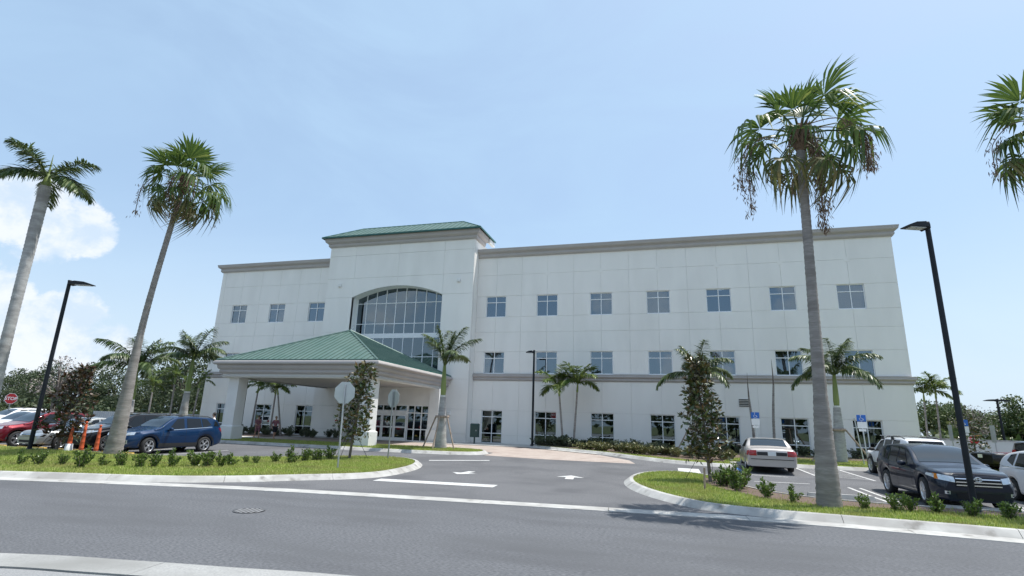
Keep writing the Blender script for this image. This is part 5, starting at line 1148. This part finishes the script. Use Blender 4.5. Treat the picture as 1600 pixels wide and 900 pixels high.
# dark green utility box on a post by the tower
q = empty('utility_box', (-13.8, 38.6, .27), 'dark green box on a short post beside the tower', 'utility box'); MB().tube([(0, 0, -.05), (0, 0, .5)], .06, 8).build('post', 'utilgreen', q)
bxm = MB(); bxm.box(-.3, .3, -.2, .2, .45, 1.35); bxm.add([(-.32, -.22, 1.35), (.32, -.22, 1.35), (.32, .22, 1.35), (-.32, .22, 1.35), (-.26, -.16, 1.43), (.26, -.16, 1.43), (.26, .16, 1.43), (-.26, .16, 1.43)], [(4, 5, 6, 7), (0, 1, 5, 4), (1, 2, 6, 5), (2, 3, 7, 6), (3, 0, 4, 7), (3, 2, 1, 0)]); bxm.build('box', 'utilgreen', q); MB().box(-.24, .24, -.21, -.202, .55, 1.25).build('door', 'utilgreen', q); MB().box(.15, .2, -.235, -.21, .88, .98).build('handle', 'greyalum', q)
# far fence and wall
q = empty('metal_fence', (-52, 44, .24), 'pale ribbed fence far behind the left car row', 'fence')
for k in range(60): MB().prism([(-7+k*.3, 0), (-7+k*.3+.05, -.04), (-7+k*.3+.24, -.04), (-7+k*.3+.28, 0)], 0, 1.4, 'z').build('fence_panel', 'farfence', q)
q = empty('boundary_wall', (40, 56, .24), 'low white wall before the east tree belt', 'wall'); MB().box(-19, 45, -.1, .1, 0, 1.35).build('wall', 'farwall', q); MB().box(-19.05, 45.05, -.15, .15, 1.352, 1.45).build('coping', 'concrete', q)
# ---- people: one skinned body each, clothes and hair as children
def skin(name, J, E, m, parent, sub=1):
    me = bpy.data.meshes.new(name); names = list(J); me.from_pydata([J[n][0] for n in names], [(names.index(a), names.index(b)) for a, b in E], []); o = link(name, me, parent)
    md = o.modifiers.new('skin', 'SKIN'); sv = me.skin_vertices[0].data if me.skin_vertices else None
    if sv is None:
        bm = bmesh.new(); bm.from_mesh(me); bm.verts.layers.skin.verify(); bm.to_mesh(me); bm.free(); sv = me.skin_vertices[0].data
    for i, n in enumerate(names):
        r = J[n][1]; sv[i].radius = (r, r) if not isinstance(r, tuple) else r; sv[i].use_root = (i == 0)
    s = o.modifiers.new('sub', 'SUBSURF'); s.levels = s.render_levels = sub
    dg_ = bpy.context.evaluated_depsgraph_get(); ev_ = bpy.data.meshes.new_from_object(o.evaluated_get(dg_)); o.modifiers.clear(); o.data = ev_; ev_.name = name
    ev_.materials.clear(); ev_.materials.append(M[m]); ev_.polygons.foreach_set('use_smooth', [True]*len(ev_.polygons)); ev_.update(); return o
def person(label, base, rz, h, hair, cloth, pose='walk', lower=None, skirt=True, phase=1):
    p = empty('person', base, label, 'person', 'people near the entrance', rz); k = h/1.7; V = lambda x, y, z: (x*k, y*k, z*k)   # faces -y
    J = {'pel': (V(0, 0, .95), .13*k), 'wai': (V(0, 0, 1.1), .115*k), 'che': (V(0, 0, 1.3), (.16*k, .11*k)), 'nk0': (V(0, 0, 1.44), .06*k), 'nk': (V(0, -.01, 1.5), .05*k), 'hd0': (V(0, -.02, 1.56), .075*k), 'hd': (V(0, -.02, 1.63), .085*k), 'hd2': (V(0, -.01, 1.685), .05*k), 'nos': (V(0, -.115, 1.59), .014*k)}
    E = [('pel', 'wai'), ('wai', 'che'), ('che', 'nk0'), ('nk0', 'nk'), ('nk', 'hd0'), ('hd0', 'hd'), ('hd', 'hd2'), ('hd0', 'nos')]
    sit = pose == 'sit'
    for s, n in ((1, 'l'), (-1, 'r')):
        f = s*phase
        if sit: L = [('hip', (s*.1, -.02, .93), .09), ('kne', (s*.13, -.45, .93), .062), ('ank', (s*.13, -.5, .5), .04), ('toe', (s*.13, -.65, .46), .035)]
        else: L = [('hip', (s*.09, 0, .9), .095), ('kne', (s*.09, -.10*f-.03, .5), .06), ('ank', (s*.09, -.24*f+.05, .09), .04), ('toe', (s*.1, -.24*f-.1, .04), .034)]
        A = [('sho', (s*.17, 0, 1.39), .055), ('elb', (s*.22, .10*f, 1.13), .042), ('wri', (s*.22, -.02+.1*f-.07, .9), .028), ('pal', (s*.22, -.05+.08*f-.05, .83), (.018, .034))]
        if sit: A = [('sho', (s*.17, 0, 1.39), .055), ('elb', (s*.23, -.05, 1.13), .042), ('wri', (s*.17, -.28, 1.08), .028), ('pal', (s*.15, -.35, 1.07), (.02, .034))]
        pr_ = 'pel'
        for nm, q, r in L: J[nm+n] = (V(*q), r*k); E.append((pr_, nm+n)); pr_ = nm+n
        pr_ = 'che'
        for nm, q, r in A: J[nm+n] = (V(*q), tuple(v*k for v in r) if isinstance(r, tuple) else r*k); E.append((pr_, nm+n)); pr_ = nm+n
        px, py, pz = A[-1][1]
        for i, (dx, dy, l) in enumerate(((0, -.03, .07), (0, -.01, .08), (0, .01, .075), (0, .03, .06), (-s*.03, -.035, .045))):
            fx = (px+dx, py+dy-(.07 if sit else .01), pz-(.02 if sit else l)); J['f%d%s' % (i, n)] = (V(*fx), .009*k); E.append(('pal'+n, 'f%d%s' % (i, n)))
    skin('body', J, E, 'skin', p)
    up = {a: (J[a][0], tuple(np.array(J[a][1])+.018) if isinstance(J[a][1], tuple) else J[a][1]+.018) for a in ('pel', 'wai', 'che', 'shol', 'shor', 'elbl', 'elbr')}
    skin('top', up, [('pel', 'wai'), ('wai', 'che'), ('che', 'shol'), ('che', 'shor'), ('shol', 'elbl'), ('shor', 'elbr')], cloth, p)
    lg = {a: (J[a][0], J[a][1]+.016) for a in ('pel', 'hipl', 'hipr', 'knel', 'kner')}; ed = [('pel', 'hipl'), ('pel', 'hipr'), ('hipl', 'knel'), ('hipr', 'kner')]
    if not skirt: lg.update({a: (J[a][0], J[a][1]+.018) for a in ('ankl', 'ankr')}); ed += [('knel', 'ankl'), ('kner', 'ankr')]
    skin('shorts' if skirt else 'trousers', lg, ed, lower or cloth, p)
    hm = MB(); c = J['hd'][0]; prof = [(.001, .105), (.05, .095), (.082, .06), (.094, .01), (.09, -.04), (.075, -.08)]; hm.lathe([(r*k, z*k) for r, z in prof], 12, (c[0], c[1]+.022*k, c[2]+.012*k))
    hm.build('hair', hair, p)
    for s in (1, -1): MB().lathe([(.001, -.012), (.011, -.004), (.011, .004), (.001, .012)], 8, (s*.032*k, -.10*k, 1.625*k), axis='y').build('eye', 'hair', p)
    if not sit:
        for s in (1, -1): t = J['toe'+('l' if s > 0 else 'r')][0]; MB().box(t[0]-.045*k, t[0]+.045*k, t[1]-.05*k, t[1]+.2*k, 0, .07*k).build('shoe', 'darkcloth', p)
    return p
person('dark-haired person in a mauve outfit, left of the two walkers', (-27.6, 32.2, .19), math.radians(60), 1.58, 'hair', 'mauve', phase=1)
person('fair-haired person in a mauve outfit, right of the two walkers', (-26.4, 32.5, .19), math.radians(60), 1.55, 'hairfair', 'mauve', lower='darkcloth', phase=-1)
person('person in a white shirt seen over the blue crossover rear', (-26.4, 27.0, .11), math.radians(-40), 1.74, 'hair', 'shirt', lower='darkcloth', skirt=False)
sp_ = person('seated person in magenta top by the entrance doors', (-15.2, 35.6, .27-.42), math.radians(20), 1.68, 'hair', 'magenta', 'sit', lower='darkcloth', skirt=False)
q = empty('wheelchair', (-15.2, 35.6, .27), 'dark wheelchair under the seated person by the doors', 'wheelchair', rz=math.radians(20))
MB().box(-.24, .24, -.3, .12, .36, .40).build('seat', 'darkcloth', q); MB().box(-.24, .24, .14, .17, .42, .9).build('backrest', 'darkcloth', q)
for s in (-1, 1):
    an = np.linspace(0, 6.283, 25); MB().tube([(s*.3, .05+.3*math.cos(a), .3+.3*math.sin(a)) for a in an], .018, 5, cap=False).build('wheel', 'rubber', q)
    MB().tube([(s*.26, .16, .95), (s*.26, .16, .3), (s*.26, -.35, .35), (s*.26, -.42, .1)], .014, 5).build('frame', 'greyalum', q); MB().lathe([(.07, -.015), (.07, .015), (.001, .015)], 10, (0, 0, 0), axis='y').build('caster', 'rubber', q).matrix_local = Matrix.Translation((s*.24, -.38, .07)) @ Matrix.Rotation(math.pi/2, 4, 'Z')
